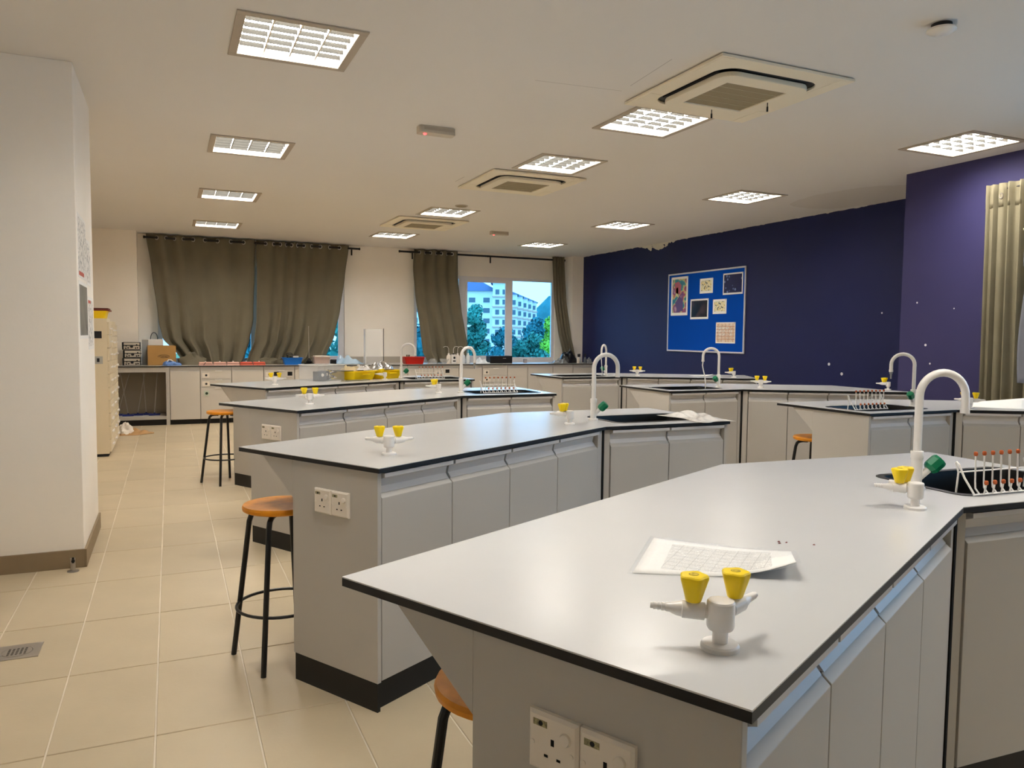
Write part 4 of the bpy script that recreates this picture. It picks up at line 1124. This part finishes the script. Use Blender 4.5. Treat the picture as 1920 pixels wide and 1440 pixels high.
# ------------------------------------------------------------------ curtains
YC = 12.655
def interp(pts, z):
    pts = sorted(pts)
    if z <= pts[0][0]: return pts[0][1]
    for (a, va), (b, vb) in zip(pts, pts[1:]):
        if z <= b:
            q = (z-a)/(b-a); q2 = q*q*(3-2*q)
            return va+(vb-va)*(q*.6+q2*.4)
    return pts[-1][1]
def curtain(label, lp, rp, zt, zb, n, amp, m, rodz, ytop, ybot, axis='x', plane=0.0, seed=1, warp=.0, group='olive curtains on black rods', eyelets=True, gather=1.0, base=None, ph0=0.0, heap=None):
    rn = random.Random(seed); ph = [rn.uniform(0, 6.28) for _ in range(5)]
    bx = interp(lp, zb); base = base or ((interp(lp, zt)+interp(rp, zt))/2, ytop, zb)
    t = thing('curtain', label, 'curtain', base, 0, group)
    def fn(u, v):
        z = zt+(zb-zt)*v
        a, b = interp(lp, z), interp(rp, z)
        uu = u+warp*(math.sin(2*PI*u+ph[0])-math.sin(ph[0]))*.5/PI
        x = a+(b-a)*uu
        k = (interp(rp, zt)-interp(lp, zt))/max(.05, b-a)
        am = amp*min(gather, (1+.9*(k-1)))
        phase = 2*PI*n*u+ph0+.3*math.sin(2.1*v+ph[1]+u*3)*v
        s = math.sin(phase)
        y = ytop+(ybot-ytop)*v*v + am*s*(1-.45*math.sin(PI*min(1, v*1.15))) + am*.3*v*v*math.sin(2.3*phase+ph[2])
        if zb > .5: y -= .05*max(0, v-.9)*10*(.5+.5*math.sin(5*u*PI+ph[3]))
        return (x-base[0], y-base[1], z-base[2])
    nu = n*14
    c = obj('fabric', MB().grid(fn, nu, 46), m, t, smooth=True)
    c.modifiers.new('thickness', 'SOLIDIFY').thickness = .004
    if heap:
        hx, hy, rx, ry, rzz = heap
        obj('puddled_hem', MB().blob((hx-base[0], hy-base[1], CT-base[2]), rx, ry, rzz, .22, 12, True, seed), m, t, smooth=True)
    # header seam and eyelets at every crossing of rod and cloth
    if eyelets:
        for k in range(2*n):
            u = (k*PI-ph0)/(2*PI*n)
            if not .01 < u < .99: continue
            p = fn(u, (zt-rodz)/(zt-zb))
            q = fn(u+.002, (zt-rodz)/(zt-zb))
            d = Vector((q[0]-p[0], q[1]-p[1], 0)).normalized()
            pts = [Vector(p)+d*(.029*math.cos(a))+Vector((0,0,.029*math.sin(a))) for a in [i*PI/8 for i in range(16)]]
            obj('eyelet', MB().tube(pts, .0065, 6, True), M_alu, t, smooth=True)
    return t
RZ = 2.735
t = thing('curtain_rod', 'black curtain rod carrying the two wide curtains of the left window', 'curtain rod', (1.28, YC, RZ), 0, 'black curtain rods')
obj('rod', MB().cyl((-1.60,0,0),(1.60,0,0), .016, 12), M_blkm, t, smooth=True)
for sx in (-1.605, 1.605): obj('finial', MB().lathe([(.016,-.012),(.021,-.008),(.021,.008),(.016,.012)], 12, (sx,0,0), (1,0,0)), M_blkm, t, smooth=True)
for sx in (-1.5, .05, 1.5): obj('bracket', MB().box(sx-.008,sx+.008,0,YW-YC-.002,-.006,.006).box(sx-.012,sx+.012,YW-YC-.012,YW-YC-.002,-.1,.02), M_blkm, t)
t = thing('curtain_rod', 'black curtain rod over the right window, mostly bare', 'curtain rod', (5.15, YC, RZ), 0, 'black curtain rods')
obj('rod', MB().cyl((-1.58,0,0),(1.56,0,0), .016, 12), M_blkm, t, smooth=True)
for sx in (-1.585, 1.565): obj('finial', MB().lathe([(.016,-.012),(.021,-.008),(.021,.008),(.016,.012)], 12, (sx,0,0), (1,0,0)), M_blkm, t, smooth=True)
for sx in (-1.36, .075, 1.45): obj('bracket', MB().box(sx-.012,sx+.012,-.004,YW-YC-.002,-.006,.006).box(sx-.012,sx+.012,-.006,.006,-.12,.0), M_blkm, t)
curtain('wide olive curtain, left panel of the left window, gathered low on the counter',
        [(2.775,-.30),(2.3,-.235),(1.51,-.15),(1.23,-.095),(1.03,.085),(.86,.20)], [(2.775,1.24),(2.286,1.228),(1.536,1.196),(1.2,1.13),(.966,1.055),(.86,1.0)],
        2.785, .856, 5, .038, M_cloth, RZ, YC, 12.50, seed=3, warp=.25, gather=1.5, heap=(.30, 12.33, .20, .10, .15))
curtain('wide olive curtain, right panel of the left window, swept in at the bottom',
        [(2.775,1.262),(2.287,1.268),(1.536,1.246),(1.2,1.208),(.99,1.12),(.86,1.08)], [(2.775,2.71),(2.26,2.64),(1.734,2.556),(1.3,2.45),(.964,2.30),(.86,2.16)],
        2.785, .856, 6, .038, M_cloth, RZ, YC, 12.50, seed=5, warp=-.3, gather=1.45, heap=(1.42, 12.36, .22, .07, .09))
curtain('olive curtain drawn to the left side of the right window, swelling at the bottom',
        [(2.79,3.82),(2.487,3.80),(2.036,3.83),(1.4,3.905),(1.035,3.935),(.86,4.02)], [(2.79,4.605),(2.339,4.608),(1.784,4.66),(1.411,4.712),(1.177,4.75),(.95,4.70),(.86,4.62)],
        2.79, .856, 4, .045, M_cloth, RZ, YC, 12.45, seed=8, gather=1.3)
curtain('narrow olive curtain bunched at the far right of the right window by the white pillar',
        [(2.79,6.45),(2.02,6.47),(1.43,6.53),(1.04,6.60),(.86,6.64)], [(2.79,6.685),(2.03,6.725),(1.34,6.79),(1.04,6.83),(.86,6.86)],
        2.79, .856, 4, .035, M_cloth, RZ, 12.62, 12.42, seed=11, eyelets=False, gather=1.2)
# khaki curtain on the nearer right wall, hanging along y
t = thing('curtain', 'khaki curtain hanging on the nearer blue wall at the right edge', 'curtain', (5.93, 3.75, .05), 0)
def fnk(u, v):
    z = 2.555+(.05-2.555)*v
    y = 4.055-.035*v-.50*u
    k = 2*PI*(6.5*u**.8)
    x = 5.925-.035*math.cos(k)*(.7+.3*v)*(1 if u > .07 else .5)-.01*math.sin(1.7*k+2)
    if u < .18: x += .02*(u/.18)
    return (x-5.93, y-3.75, z-.05)
o = obj('fabric', MB().grid(fnk, 90, 40), M_cloth2, t, smooth=True); o.modifiers.new('thickness', 'SOLIDIFY').thickness = .004
o = obj('header_band', MB().grid(lambda u, v: tuple(Vector(fnk(u, .072*v+.001))+Vector((-.0035,0,0))), 90, 4), M_cloth2, t, smooth=True); o.modifiers.new('thickness', 'SOLIDIFY').thickness = .002
obj('hem_stitch', MB().grid(lambda u, v: tuple(Vector(fnk(u, .072+.0022*v))+Vector((-.0045,0,0))), 90, 1), mat('stitch', (112,104,82), .9), t)
p = fnk(.24, .04)
obj('eyelet', MB().tube([Vector(p)+Vector((-.006, .02*math.cos(a)*.6, .02*math.sin(a))) for a in [i*PI/8 for i in range(16)]], .005, 6, True), M_steel, t, smooth=True)
t = thing('curtain_rod', 'black curtain rod behind the khaki curtain on the right wall', 'curtain rod', (5.945, 3.0, 2.515), 0)
obj('rod', MB().cyl((0,-1.3,0),(0,.95,0), .0125, 12), M_blkm, t, smooth=True)
obj('bracket', MB().box(0,.053,-.01,.01,-.006,.006).box(.047,.053,-.015,.015,-.05,.03), M_blkm, t)
# grey garment at the right edge
t = thing('hanging_coat', 'pale grey cloth coat hanging before the khaki curtain at the right edge', 'coat', (5.62, 3.25, 1.2), 0)
def fnc(u, v):
    z = 2.18-1.15*v
    half = .03+.26*min(1, v/.16)**.7
    y = 3.355+(u-.5)*2*(half if v < .3 else .29-.02*math.sin(6*v))
    x = 5.60-.05*math.sin(PI*u)-.02*math.sin(9*u+3*v)*v
    return (x-5.62, y-3.35, z-1.2)
o = obj('cloth', MB().grid(fnc, 30, 30), mat('grey_cloth', (118,120,130), .85, vary=.08, vscale=4), t, smooth=True); o.modifiers.new('thickness', 'SOLIDIFY').thickness = .006
obj('collar', MB().tube([(-.07,.035,.97),(-.075,.15,.955),(-.07,.27,.925)], [.014,.017,.01], 8), mat('cream_cloth', (214,206,172), .8), t, smooth=True)
obj('hanger_hook', MB().tube([(0,0,.975),(0,0,1.08),(.0,.02,1.11),(.03,.02,1.12)], .004, 6), M_blkm, t)

# ------------------------------------------------------------------ notice board and its sheets
XBd = XF
t = thing('notice_board', 'blue felt notice board with white frame on the dark blue wall', 'notice board', (XBd, 8.92, 1.71), 0)
y0, y1, z0, z1 = 8.06, 9.79, 1.122, 2.293
off = (XBd, 8.92, 1.71)
obj('felt', MB().box(XBd-.016, XBd-.001, y0+.01, y1-.01, z0+.01, z1-.01), mat('royal_blue_felt', (3,68,166), .9, .1, bump=.15, bscale=300), t, off)
for q in ((y0,y1,z0,z0+.022),(y0,y1,z1-.022,z1),(y0,y0+.022,z0+.022,z1-.022),(y1-.022,y1,z0+.022,z1-.022)):
    obj('frame_rail', MB().box(XBd-.022, XBd-.001, *q), mat('frame_white', (206,206,214), .4), t, off, bevel=.003)
XS = XBd-.017
def abstract_fn(nt, v):
    a = n_noise(nt, v, 7, 2)
    return n_ramp(nt, a, [(0, (28,62,84)), (.40, (40,128,140)), (.47, (204,196,120)), (.52, (176,82,96)), (.6, (96,58,110)), (.75, (200,150,160))])
def marks_fn(nt, v):
    a = n_noise(nt, v, 34, 2); x, y, z = n_sep(nt, v)
    return n_ramp(nt, a, [(0, (40,60,70)), (.40, (70,78,50)), (.44, (236,228,196)), (.60, (236,226,180)), (.66, (214,178,70)), (1, (120,50,40))])
def dots_fn(nt, v):
    vo = nt.nodes.new('ShaderNodeTexVoronoi'); vo.inputs['Scale'].default_value = 14; nt.links.new(v, vo.inputs['Vector'])
    return n_ramp(nt, vo.outputs['Distance'], [(0, (150,170,205)), (.22, (96,112,160)), (.3, (26,30,72)), (1, (30,32,80))])
def dark_fn(nt, v):
    a = n_noise(nt, v, 5, 1)
    return n_ramp(nt, a, [(0, (12,12,16)), (.45, (18,18,24)), (.6, (52,40,44)), (1, (80,62,60))])
M_abs = node_mat('abstract_print', abstract_fn, .35, .4)
M_mk = node_mat('marks_print', marks_fn, .4, .4)
M_dots = node_mat('dotted_print', dots_fn, .3, .4)
M_dk = node_mat('dark_print_sheet', dark_fn, .2, .5)
def cal_fn(nt, v):
    br = nt.nodes.new('ShaderNodeTexBrick'); br.offset = 0
    mp = nt.nodes.new('ShaderNodeMapping'); mp.inputs['Rotation'].default_value = (0, PI/2, PI/2); nt.links.new(v, mp.inputs['Vector'])
    nt.links.new(v, mp.inputs['Vector'])
    cb = nt.nodes.new('ShaderNodeCombineXYZ'); x, y, z = n_sep(nt, v); nt.links.new(y, cb.inputs[0]); nt.links.new(z, cb.inputs[1])
    nt.links.new(cb.outputs[0], br.inputs['Vector'])
    br.inputs['Color1'].default_value = (*lin((232,224,214)),1); br.inputs['Color2'].default_value = (*lin((224,196,168)),1); br.inputs['Mortar'].default_value = (*lin((196,140,104)),1)
    br.inputs['Scale'].default_value = 1; br.inputs['Brick Width'].default_value = .076; br.inputs['Row Height'].default_value = .045; br.inputs['Mortar Size'].default_value = .004
    ink = n_math(nt, 'MULTIPLY', n_math(nt, 'GREATER_THAN', n_noise(nt, v, 60, 2), .57), .5)
    return n_mix(nt, ink, br.outputs['Color'], lin((120,100,96)))
M_cal = node_mat('grid_print', cal_fn, .5, .3)
def pinned(name, label, ya, yb, za, zb, m, border=.02, cat='poster', extra=None):
    yc, zc = (ya+yb)/2, (za+zb)/2
    t = thing(name, label, cat, (XS, yc, zc), 0, 'sheets pinned on the notice board')
    obj('sheet', MB().box(-.0012, 0, ya-yc, yb-yc, za-zc, zb-zc), M_paper, t)
    obj('printed_area', MB().box(-.0022, -.0012, ya-yc+border, yb-yc-border, za-zc+border*1.2, zb-zc-border), m, t)
    for sy in (ya-yc+.012, yb-yc-.012): obj('pin', MB().lathe([(.004,0),(.006,.004),(.003,.008)], 8, (-.0012, sy, zb-zc-.01), (-1,0,0)), M_steel, t)
    if extra: extra(t)
    return t
def art(t):   # plain colour shapes standing in for the picture on the poster
    for (pts, m) in (([(-.02,.02),(.10,.05),(.12,.2),(.02,.22),(-.05,.16)], mat('art_rose', (176,84,98), .4)),
                     ([(-.10,-.22),(.04,-.24),(.10,-.1),(.0,.0),(-.09,-.06)], mat('art_plum', (86,58,112), .4)),
                     ([(.02,-.02),(.09,.02),(.08,.12),(.03,.14)], mat('art_cream', (214,206,140), .4))):
        obj('colour_patch', MB().extrude([(-.0024, y, z) for y, z in pts], (-.0004,0,0)), m, t)
pinned('poster', 'tall colourful art print at the left of the notice board', 9.30, 9.71, 1.662, 2.24, M_abs, .035, extra=art)
pinned('notice', 'small square sheet with coloured figures at the top middle of the notice board', 8.73, 9.022, 1.966, 2.178, M_mk, .03, 'notice')
pinned('poster', 'dark blue chart with pale dots at the upper right of the notice board', 8.112, 8.514, 1.926, 2.218, M_dots, .02)
pinned('notice', 'black sheet with white border in the middle of the notice board', 8.818, 9.23, 1.60, 1.892, M_dk, .025, 'notice')
pinned('notice', 'small square sheet with coloured figures right of the black sheet', 8.43, 8.72, 1.667, 1.870, M_mk, .03, 'notice')
pinned('chart', 'cream chart with orange rows at the lower right of the notice board', 8.235, 8.642, 1.258, 1.548, M_cal, .015, 'chart')

# ------------------------------------------------------------------ left side
# papers taped to the pillar side (facing +x)
M_doc = node_mat('document_print', lambda nt, v: n_mix(nt, n_math(nt, 'MULTIPLY', n_math(nt, 'GREATER_THAN', n_noise(nt, v, 38, 3), .56), .75), lin((236,232,226)), lin((120,120,122))), .5, .3)
XP = -.4618
def taped(label, ya, yb, za, zb, m, red=None, cat='paper'):
    yc, zc = (ya+yb)/2, (za+zb)/2
    t = thing('wall_notice', label, cat, (XP, yc, zc), 0, 'papers taped on the white pillar')
    obj('sheet', MB().box(0, .0012, ya-yc, yb-yc, za-zc, zb-zc), M_paper, t)
    obj('printed_area', MB().box(.0012, .002, ya-yc+.02, yb-yc-.02, za-zc+.02, zb-zc-.02), m, t)
    if red: obj('red_band', MB().box(.002, .0026, ya-yc+.015, yb-yc-.16, *((za-zc+.012, za-zc+.035) if za > 1.5 else (zb-zc-.04, zb-zc-.022))), mat('print_red', (190,88,76), .5), t)
taped('tall printed notice with a red foot on the side of the white pillar', 4.93, 5.38, 1.64, 2.00, M_doc, True)
taped('printed sheet beside the tall notice on the white pillar', 5.40, 5.64, 1.62, 1.90, M_doc)
taped('grey glossy sheet in a sleeve low on the white pillar', 4.93, 5.40, 1.29, 1.62, mat('grey_sleeve', (160,158,152), .2, .5, vary=.15, vscale=6))
taped('printed form with a red heading low on the white pillar', 5.42, 5.76, 1.22, 1.55, M_doc, True)
t = thing('wall_hook', 'small grey metal hook on the front of the white pillar at the left edge', 'hook', (-.985, 4.88, 2.155), 0)
obj('plate', MB().box(-.03,.03,-.005,0,-.016,.016), M_steel, t, bevel=.002)
obj('peg', MB().lathe([(.009,0),(.009,.02),(.013,.022),(.013,.03)], 12, (.018,-.005,0), (0,-1,0)), M_steel, t, smooth=True)
t = thing('door_stop', 'steel door stop with black rubber tip on the floor by the pillar', 'door stop', (-.512, 4.80, 0), 0)
obj('foot', MB().lathe([(.03,0),(.029,.005),(.02,.007)], 20), M_steel, t, smooth=True)
obj('post', MB().lathe([(.0125,.006),(.0125,.075)], 16), M_steel, t, smooth=True)
obj('rubber_tip', MB().lathe([(.009,0),(.009,.008)], 12, (.003,-.012,.062), (0,-1,0)).box(-.003,.008,-.0145,-.011,.05,.082), M_black, t)
t = thing('floor_drain', 'square steel floor drain with round slotted grate near the left edge', 'drain', (-.60, 3.66, 0), 0)
obj('plate', holes([(-.085,-.08),(.085,-.08),(.085,.08),(-.085,.08)], [[(.056*math.cos(a), .056*math.sin(a)) for a in [i*PI/14 for i in range(28)]]], .0003, .0025), M_steel, t)
obj('grate', holes([(.054*math.cos(a), .054*math.sin(a)) for a in [i*PI/14 for i in range(28)]],
    [[(i*.015+.0045*sx, j*.015+.0045*sy) for sx, sy in ((-1,-1),(1,-1),(1,1),(-1,1))] for i in range(-3,4) for j in range(-3,4) if math.hypot(i, j)*.015 < .045], .0012, .003), M_steel, t)
obj('sump', MB().lathe([(.056,.0003),(.056,.0008)], 28), M_dark, t)
obj('key_tab', MB().box(-.075,-.05,-.03,-.004,.0025,.0035), M_steel, t)
t = thing('waste_bin', 'black waste bin at the left edge, mostly out of frame', 'bin', (-.945, 4.33, 0), 0)
obj('bucket', MB().lathe([(.12,0),(.155,.22),(.15,.22),(.115,.008)], 28), M_black, t, smooth=True)
obj('rim', MB().tube([(.156*math.cos(2*PI*k/32), .156*math.sin(2*PI*k/32), .222) for k in range(32)], .007, 8, True), M_black, t, smooth=True)
obj('liner', MB().lathe([(.15,.2),(.162,.215),(.158,.23),(.148,.21)], 28, cap=False, wob=lambda th, z: 1+.02*math.sin(9*th)), mat('liner', (60,62,66), .4), t, smooth=True)
# cream drawer cabinets seen from the side
for i, y in enumerate((9.13, 9.60, 10.07)):
    nm = ['nearest cream drawer cabinet with a sign on its side', 'middle cream drawer cabinet behind the nearest one', 'farthest cream drawer cabinet beside the window counter'][i]
    hz = 1.47 if i < 1 else 1.45
    t = thing('drawer_cabinet', nm, 'cabinet', (-.85, y+.225, 0), 0, 'cream drawer cabinets along the left wall')
    obj('carcass', MB().box(-.27,.245,-.223,.223,.03,hz), M_cream, t, bevel=.003)
    obj('plinth', MB().box(-.26,.235,-.21,.21,0,.03), M_ink, t)
    nd = 10
    for k in range(nd):
        z0 = .05+k*(hz-.08)/nd
        d = obj('drawer', MB().box(.245,.264,-.21,.21,z0,z0+(hz-.08)/nd-.008), M_cream, t, bevel=.002)
        obj('pull', MB().box(.264,.284,-.06,.06,z0+.055,z0+.07), M_pvc, d, bevel=.002)
        obj('pull', MB().lathe([(.008,0),(.006,.012)], 10, (.264,.16,z0+.065), (1,0,0)), M_pvc, d)
    if i == 0:
        obj('dark_sign', MB().box(.12,.195,-.2245,-.223,1.26,1.335), M_ink, t)
        o = obj('small_sign', MB().box(.12,.2,-.2245,-.223,.99,1.07), mat('sign_grey', (176,176,172), .4), t)
        obj('sign_symbol', MB().box(.145,.17,-.2255,-.2245,1.01,1.05), M_ink, o)
tray('yellow_tray', 'yellow tray on top of the nearest cream drawer cabinet', 'tray', -.79, 9.36, 1.471, 0, .36, .36, .075, M_yel, .9, False)
t = thing('red_lid', 'dark red shallow lid stacked on the yellow tray on the cream cabinet', 'tray', (-.78, 9.36, 1.5505), 0)  # a reddish lid lying on the yellow tray
obj('shell', MB().prism(rrect(-.19,.20,-.19,.19,.02), 0, .014), mat('dark_red', (112,34,24), .5), t, bevel=.003)
obj('contents', MB().prism(rrect(-.17,.19,-.17,.17,.02), .014, .03), mat('brown_red', (92,44,34), .6), t, bevel=.004)
t = thing('paper_heap', 'crumpled brown paper and white wrap on the floor behind the cream cabinets', 'paper', (-.44, 11.1, 0), .3)
o = obj('brown_paper', crump(.42, .36, .06, 51), mat('kraft', (178,138,92), .8), t, smooth=True); o.modifiers.new('thickness', 'SOLIDIFY').thickness = .001
obj('white_wrap', MB().blob((-.1,.02,.01), .09, .1, .12, .3, 12, True, 9), mat('white_wrap', (226,218,206), .6), t, smooth=True)

# ------------------------------------------------------------------ outside the windows
fx, fy = math.sin(.42142), math.cos(.42142)
def outp(xc, D): return (fx*D+fy*xc, fy*D-fx*xc)
M_ground = mat('grass_ground', (110, 140, 104), .95, .1, vary=.2, vscale=.05)
gr = obj('ground', MB().box(-400, 700, 14, 900, -22.2, -22), M_ground); gr['kind'] = 'structure'
M_bw = mat('render_pale', (240, 240, 240), .8, .2, vary=.03, vscale=.2)
M_roof = mat('slate_roof', (92, 112, 150), .8, .2)
M_win = mat('dark_pane', (88, 112, 132), .3, .5)
M_band = mat('pale_terracotta', (210, 178, 172), .8, .2)
t = thing('apartment_building', 'pale apartment block with slate-blue hipped roofs seen through the right window', 'building', (*outp(0, 240), -22), -.42142)
GZ = 22
def bpart(name, mb, m, parent=None): return obj(name, mb, m, parent or t)
def roof(x0, x1, y0, y1, z, h, ov=.8):
    r = min(x1-x0, y1-y0)/2*.9
    return MB().add([(x0-ov,y0-ov,z),(x1+ov,y0-ov,z),(x1+ov,y1+ov,z),(x0-ov,y1+ov,z),(x0+r,(y0+y1)/2,z+h),(x1-r,(y0+y1)/2,z+h)],
                    [(0,1,5,4),(1,2,5),(2,3,4,5),(3,0,4),(3,2,1,0)])
def facade_windows(x0, x1, y, z0, z1, nc, nr, w_, h_, parent):
    for i in range(nc):
        for j in range(nr):
            cx = x0+(x1-x0)*(i+.5)/nc; cz = z0+(z1-z0)*(j+.5)/nr
            f = obj('window', MB().box(cx-w_/2-.12, cx+w_/2+.12, y-.12, y+.02, cz-h_/2-.12, cz+h_/2+.12), M_bw, parent)
            obj('pane', MB().box(cx-w_/2, cx+w_/2, y-.16, y-.11, cz-h_/2, cz+h_/2), M_win, f)
wl = bpart('wing', MB().box(-34, -5.2, 0, 14, 0, 15.1+GZ), M_bw)
facade_windows(-33, -6, 0, -2.2+GZ, 13.9+GZ, 6, 5, 2.0, 1.5, wl)
bpart('roof', roof(-34, -5.2, 0, 14, 15.1+GZ, 4.2), M_roof)
tw = bpart('tower', MB().box(-6.2, -1.2, -4, 10, 0, 17.6+GZ), M_bw)
facade_windows(-5.9, -1.5, -4, -5.4+GZ, 16.2+GZ, 2, 7, 1.2, 1.5, tw)
bpart('roof', roof(-6.2, -1.2, -4, 10, 17.6+GZ, 2.2), M_roof)
for k in range(7): bpart('floor_band', MB().box(-6.4, -1.0, -4.5, -3.9, -5.6+GZ+3.1*k, -5.2+GZ+3.1*k), M_band)
# receding right wing with stepped bays
for k in range(5):
    xa = -.6+k*1.9; ya = 4+k*11
    wg = bpart('wing_bay', MB().box(xa-6, xa+2.0, ya, ya+13, 0, 14.4+GZ-.15*k), M_bw)
    facade_windows(xa+.05, xa+1.95, ya, -8.6+GZ, 13.4+GZ, 1, 7, 1.0, 1.5, wg)
    for q in range(7): obj('floor_band', MB().box(xa+.0, xa+2.3, ya-.5, ya+.1, -8.8+GZ+3.14*q, -8.4+GZ+3.14*q), M_band, wg)
    obj('roof', roof(xa-6, xa+2.0, ya, ya+13, 14.4+GZ-.15*k, 2.0, .5), M_roof, wg)
def hill_fn(u, v):
    x = -60+260*u; yv = 60*(v-.5)
    hgt = (1-(2*v-1)**2)*(1+.12*math.sin(9*u+1)+.05*math.sin(31*u))*48*min(1, 6*u, 6*(1-u))
    return (x, yv+80, hgt)
hl = obj('hill', MB().grid(hill_fn, 60, 12), mat('hill_forest', (60, 130, 140), .95, .1, vary=.25, vscale=.12), off=(0,0,0), smooth=True)
hl.location = (*outp(40, 420), -22); hl.rotation_euler = (0,0,-.42142)
tag(hl, 'wooded hill on the skyline behind the apartment block', 'hill')
M_leaf = [mat('leaf_hazed_a', (58, 140, 128), .7, .3, vary=.35, vscale=.6), mat('leaf_b', (128, 190, 70), .7, .3, vary=.3, vscale=.8), mat('leaf_hazed_c', (50, 130, 140), .7, .3, vary=.35, vscale=.5)]  # first and last greens have bluish distance haze mixed into their colour
M_bark = mat('bark', (74, 60, 46), .9, .1)
def tree(label, xc, D, ztop, rad, hgt, kind, conic, seed, n=1700, ls=.55):
    rn = random.Random(seed)
    x, y = outp(xc, D)
    t = thing('tree', label, 'tree', (x, y, -22), 0, 'trees outside the windows')
    zt = ztop+22; zb = zt-hgt
    lumps = []
    for _ in range(26):
        q = rn.random(); zz = zb+hgt*q
        rr = rad*((1-q)**.75+.10 if conic else math.sqrt(max(.05, 1-(2*q-1)**2)))
        a = rn.uniform(0, 2*PI); r_ = rr*.62*math.sqrt(rn.random())
        lumps.append((r_*math.cos(a), r_*math.sin(a), zz, max(.25*rad, rr*.42)))
    mb = MB()
    for _ in range(n):
        lx, ly, lz, lr = lumps[rn.randrange(len(lumps))]
        v = Vector((rn.gauss(0,1), rn.gauss(0,1), rn.gauss(0,1))).normalized()
        p = Vector((lx,ly,lz))+v*lr*rn.uniform(.6,1.2)
        a = v.orthogonal().normalized()*ls*rn.uniform(.5,1.1); b = v.cross(a).normalized()*ls*rn.uniform(.4,.9)
        k = v*ls*.25
        mb.add([p-a-k, p-b*.8, p+a-k, p+b*.8+k*.6], [(0,1,2,3)])
    for lx, ly, lz, lr in lumps:
        mb.blob((lx,ly,lz), lr*.66, lr*.66, lr*.66, .25, 5, False, rn.randrange(99))
    f = obj('foliage', mb, M_leaf[kind], t, kind='stuff')
    tk = MB().tube([(0,0,0),(.1,.05,zb*.6),(0,0,zb+hgt*.35)], [rad*.08,rad*.06,rad*.03], 8)
    obj('trunk', tk, M_bark, t)
    for k in range(4):
        a = k*1.7+seed; obj('bough', MB().tube([(0,0,zb*.9),(rad*.3*math.cos(a),rad*.3*math.sin(a),zb+hgt*.25)], [rad*.04,rad*.015], 6), M_bark, t)
tree('tall conical tree in front of the apartment block, left pane of the right window', -4.9, 100, 6.0, 3.4, 15, 0, True, 1, 5200, .36)
tree('dark round tree at the foot of the apartment tower', -1.0, 92, 1.6, 3.0, 9, 2, False, 2, 3200, .38)
tree('low round tree at the centre of the right pane below the wing', 2.2, 96, 1.2, 3.4, 8, 0, False, 3, 3200, .38)
tree('tree behind the yellow-green one, below the hill', 4.0, 120, 3.2, 4.6, 12, 2, False, 4, 3200, .5)
tree('bright yellow-green tree at the lower right corner of the right window', 2.05, 40, 2.15, 1.35, 6, 1, True, 5, 5200, .13)
tree('low dark tree below the left pane of the right window', -3.2, 70, -.4, 2.6, 6, 0, False, 6, 2800, .32)
tree('low tree filling the bottom of the right pane', 1.2, 64, -.6, 2.2, 5, 2, False, 7, 2800, .3)
tree('tree seen in the gap right of the left curtains', -18.6, 80, 4.2, 4.5, 14, 0, False, 8, 2000, .5)
tree('tree hidden mostly behind the left curtains', -28.0, 80, 3.2, 5.0, 14, 2, False, 9, 1500, .5)
tree('tree hidden mostly behind the middle curtain', -9.5, 85, 2.4, 4.0, 12, 2, False, 10, 1500, .5)
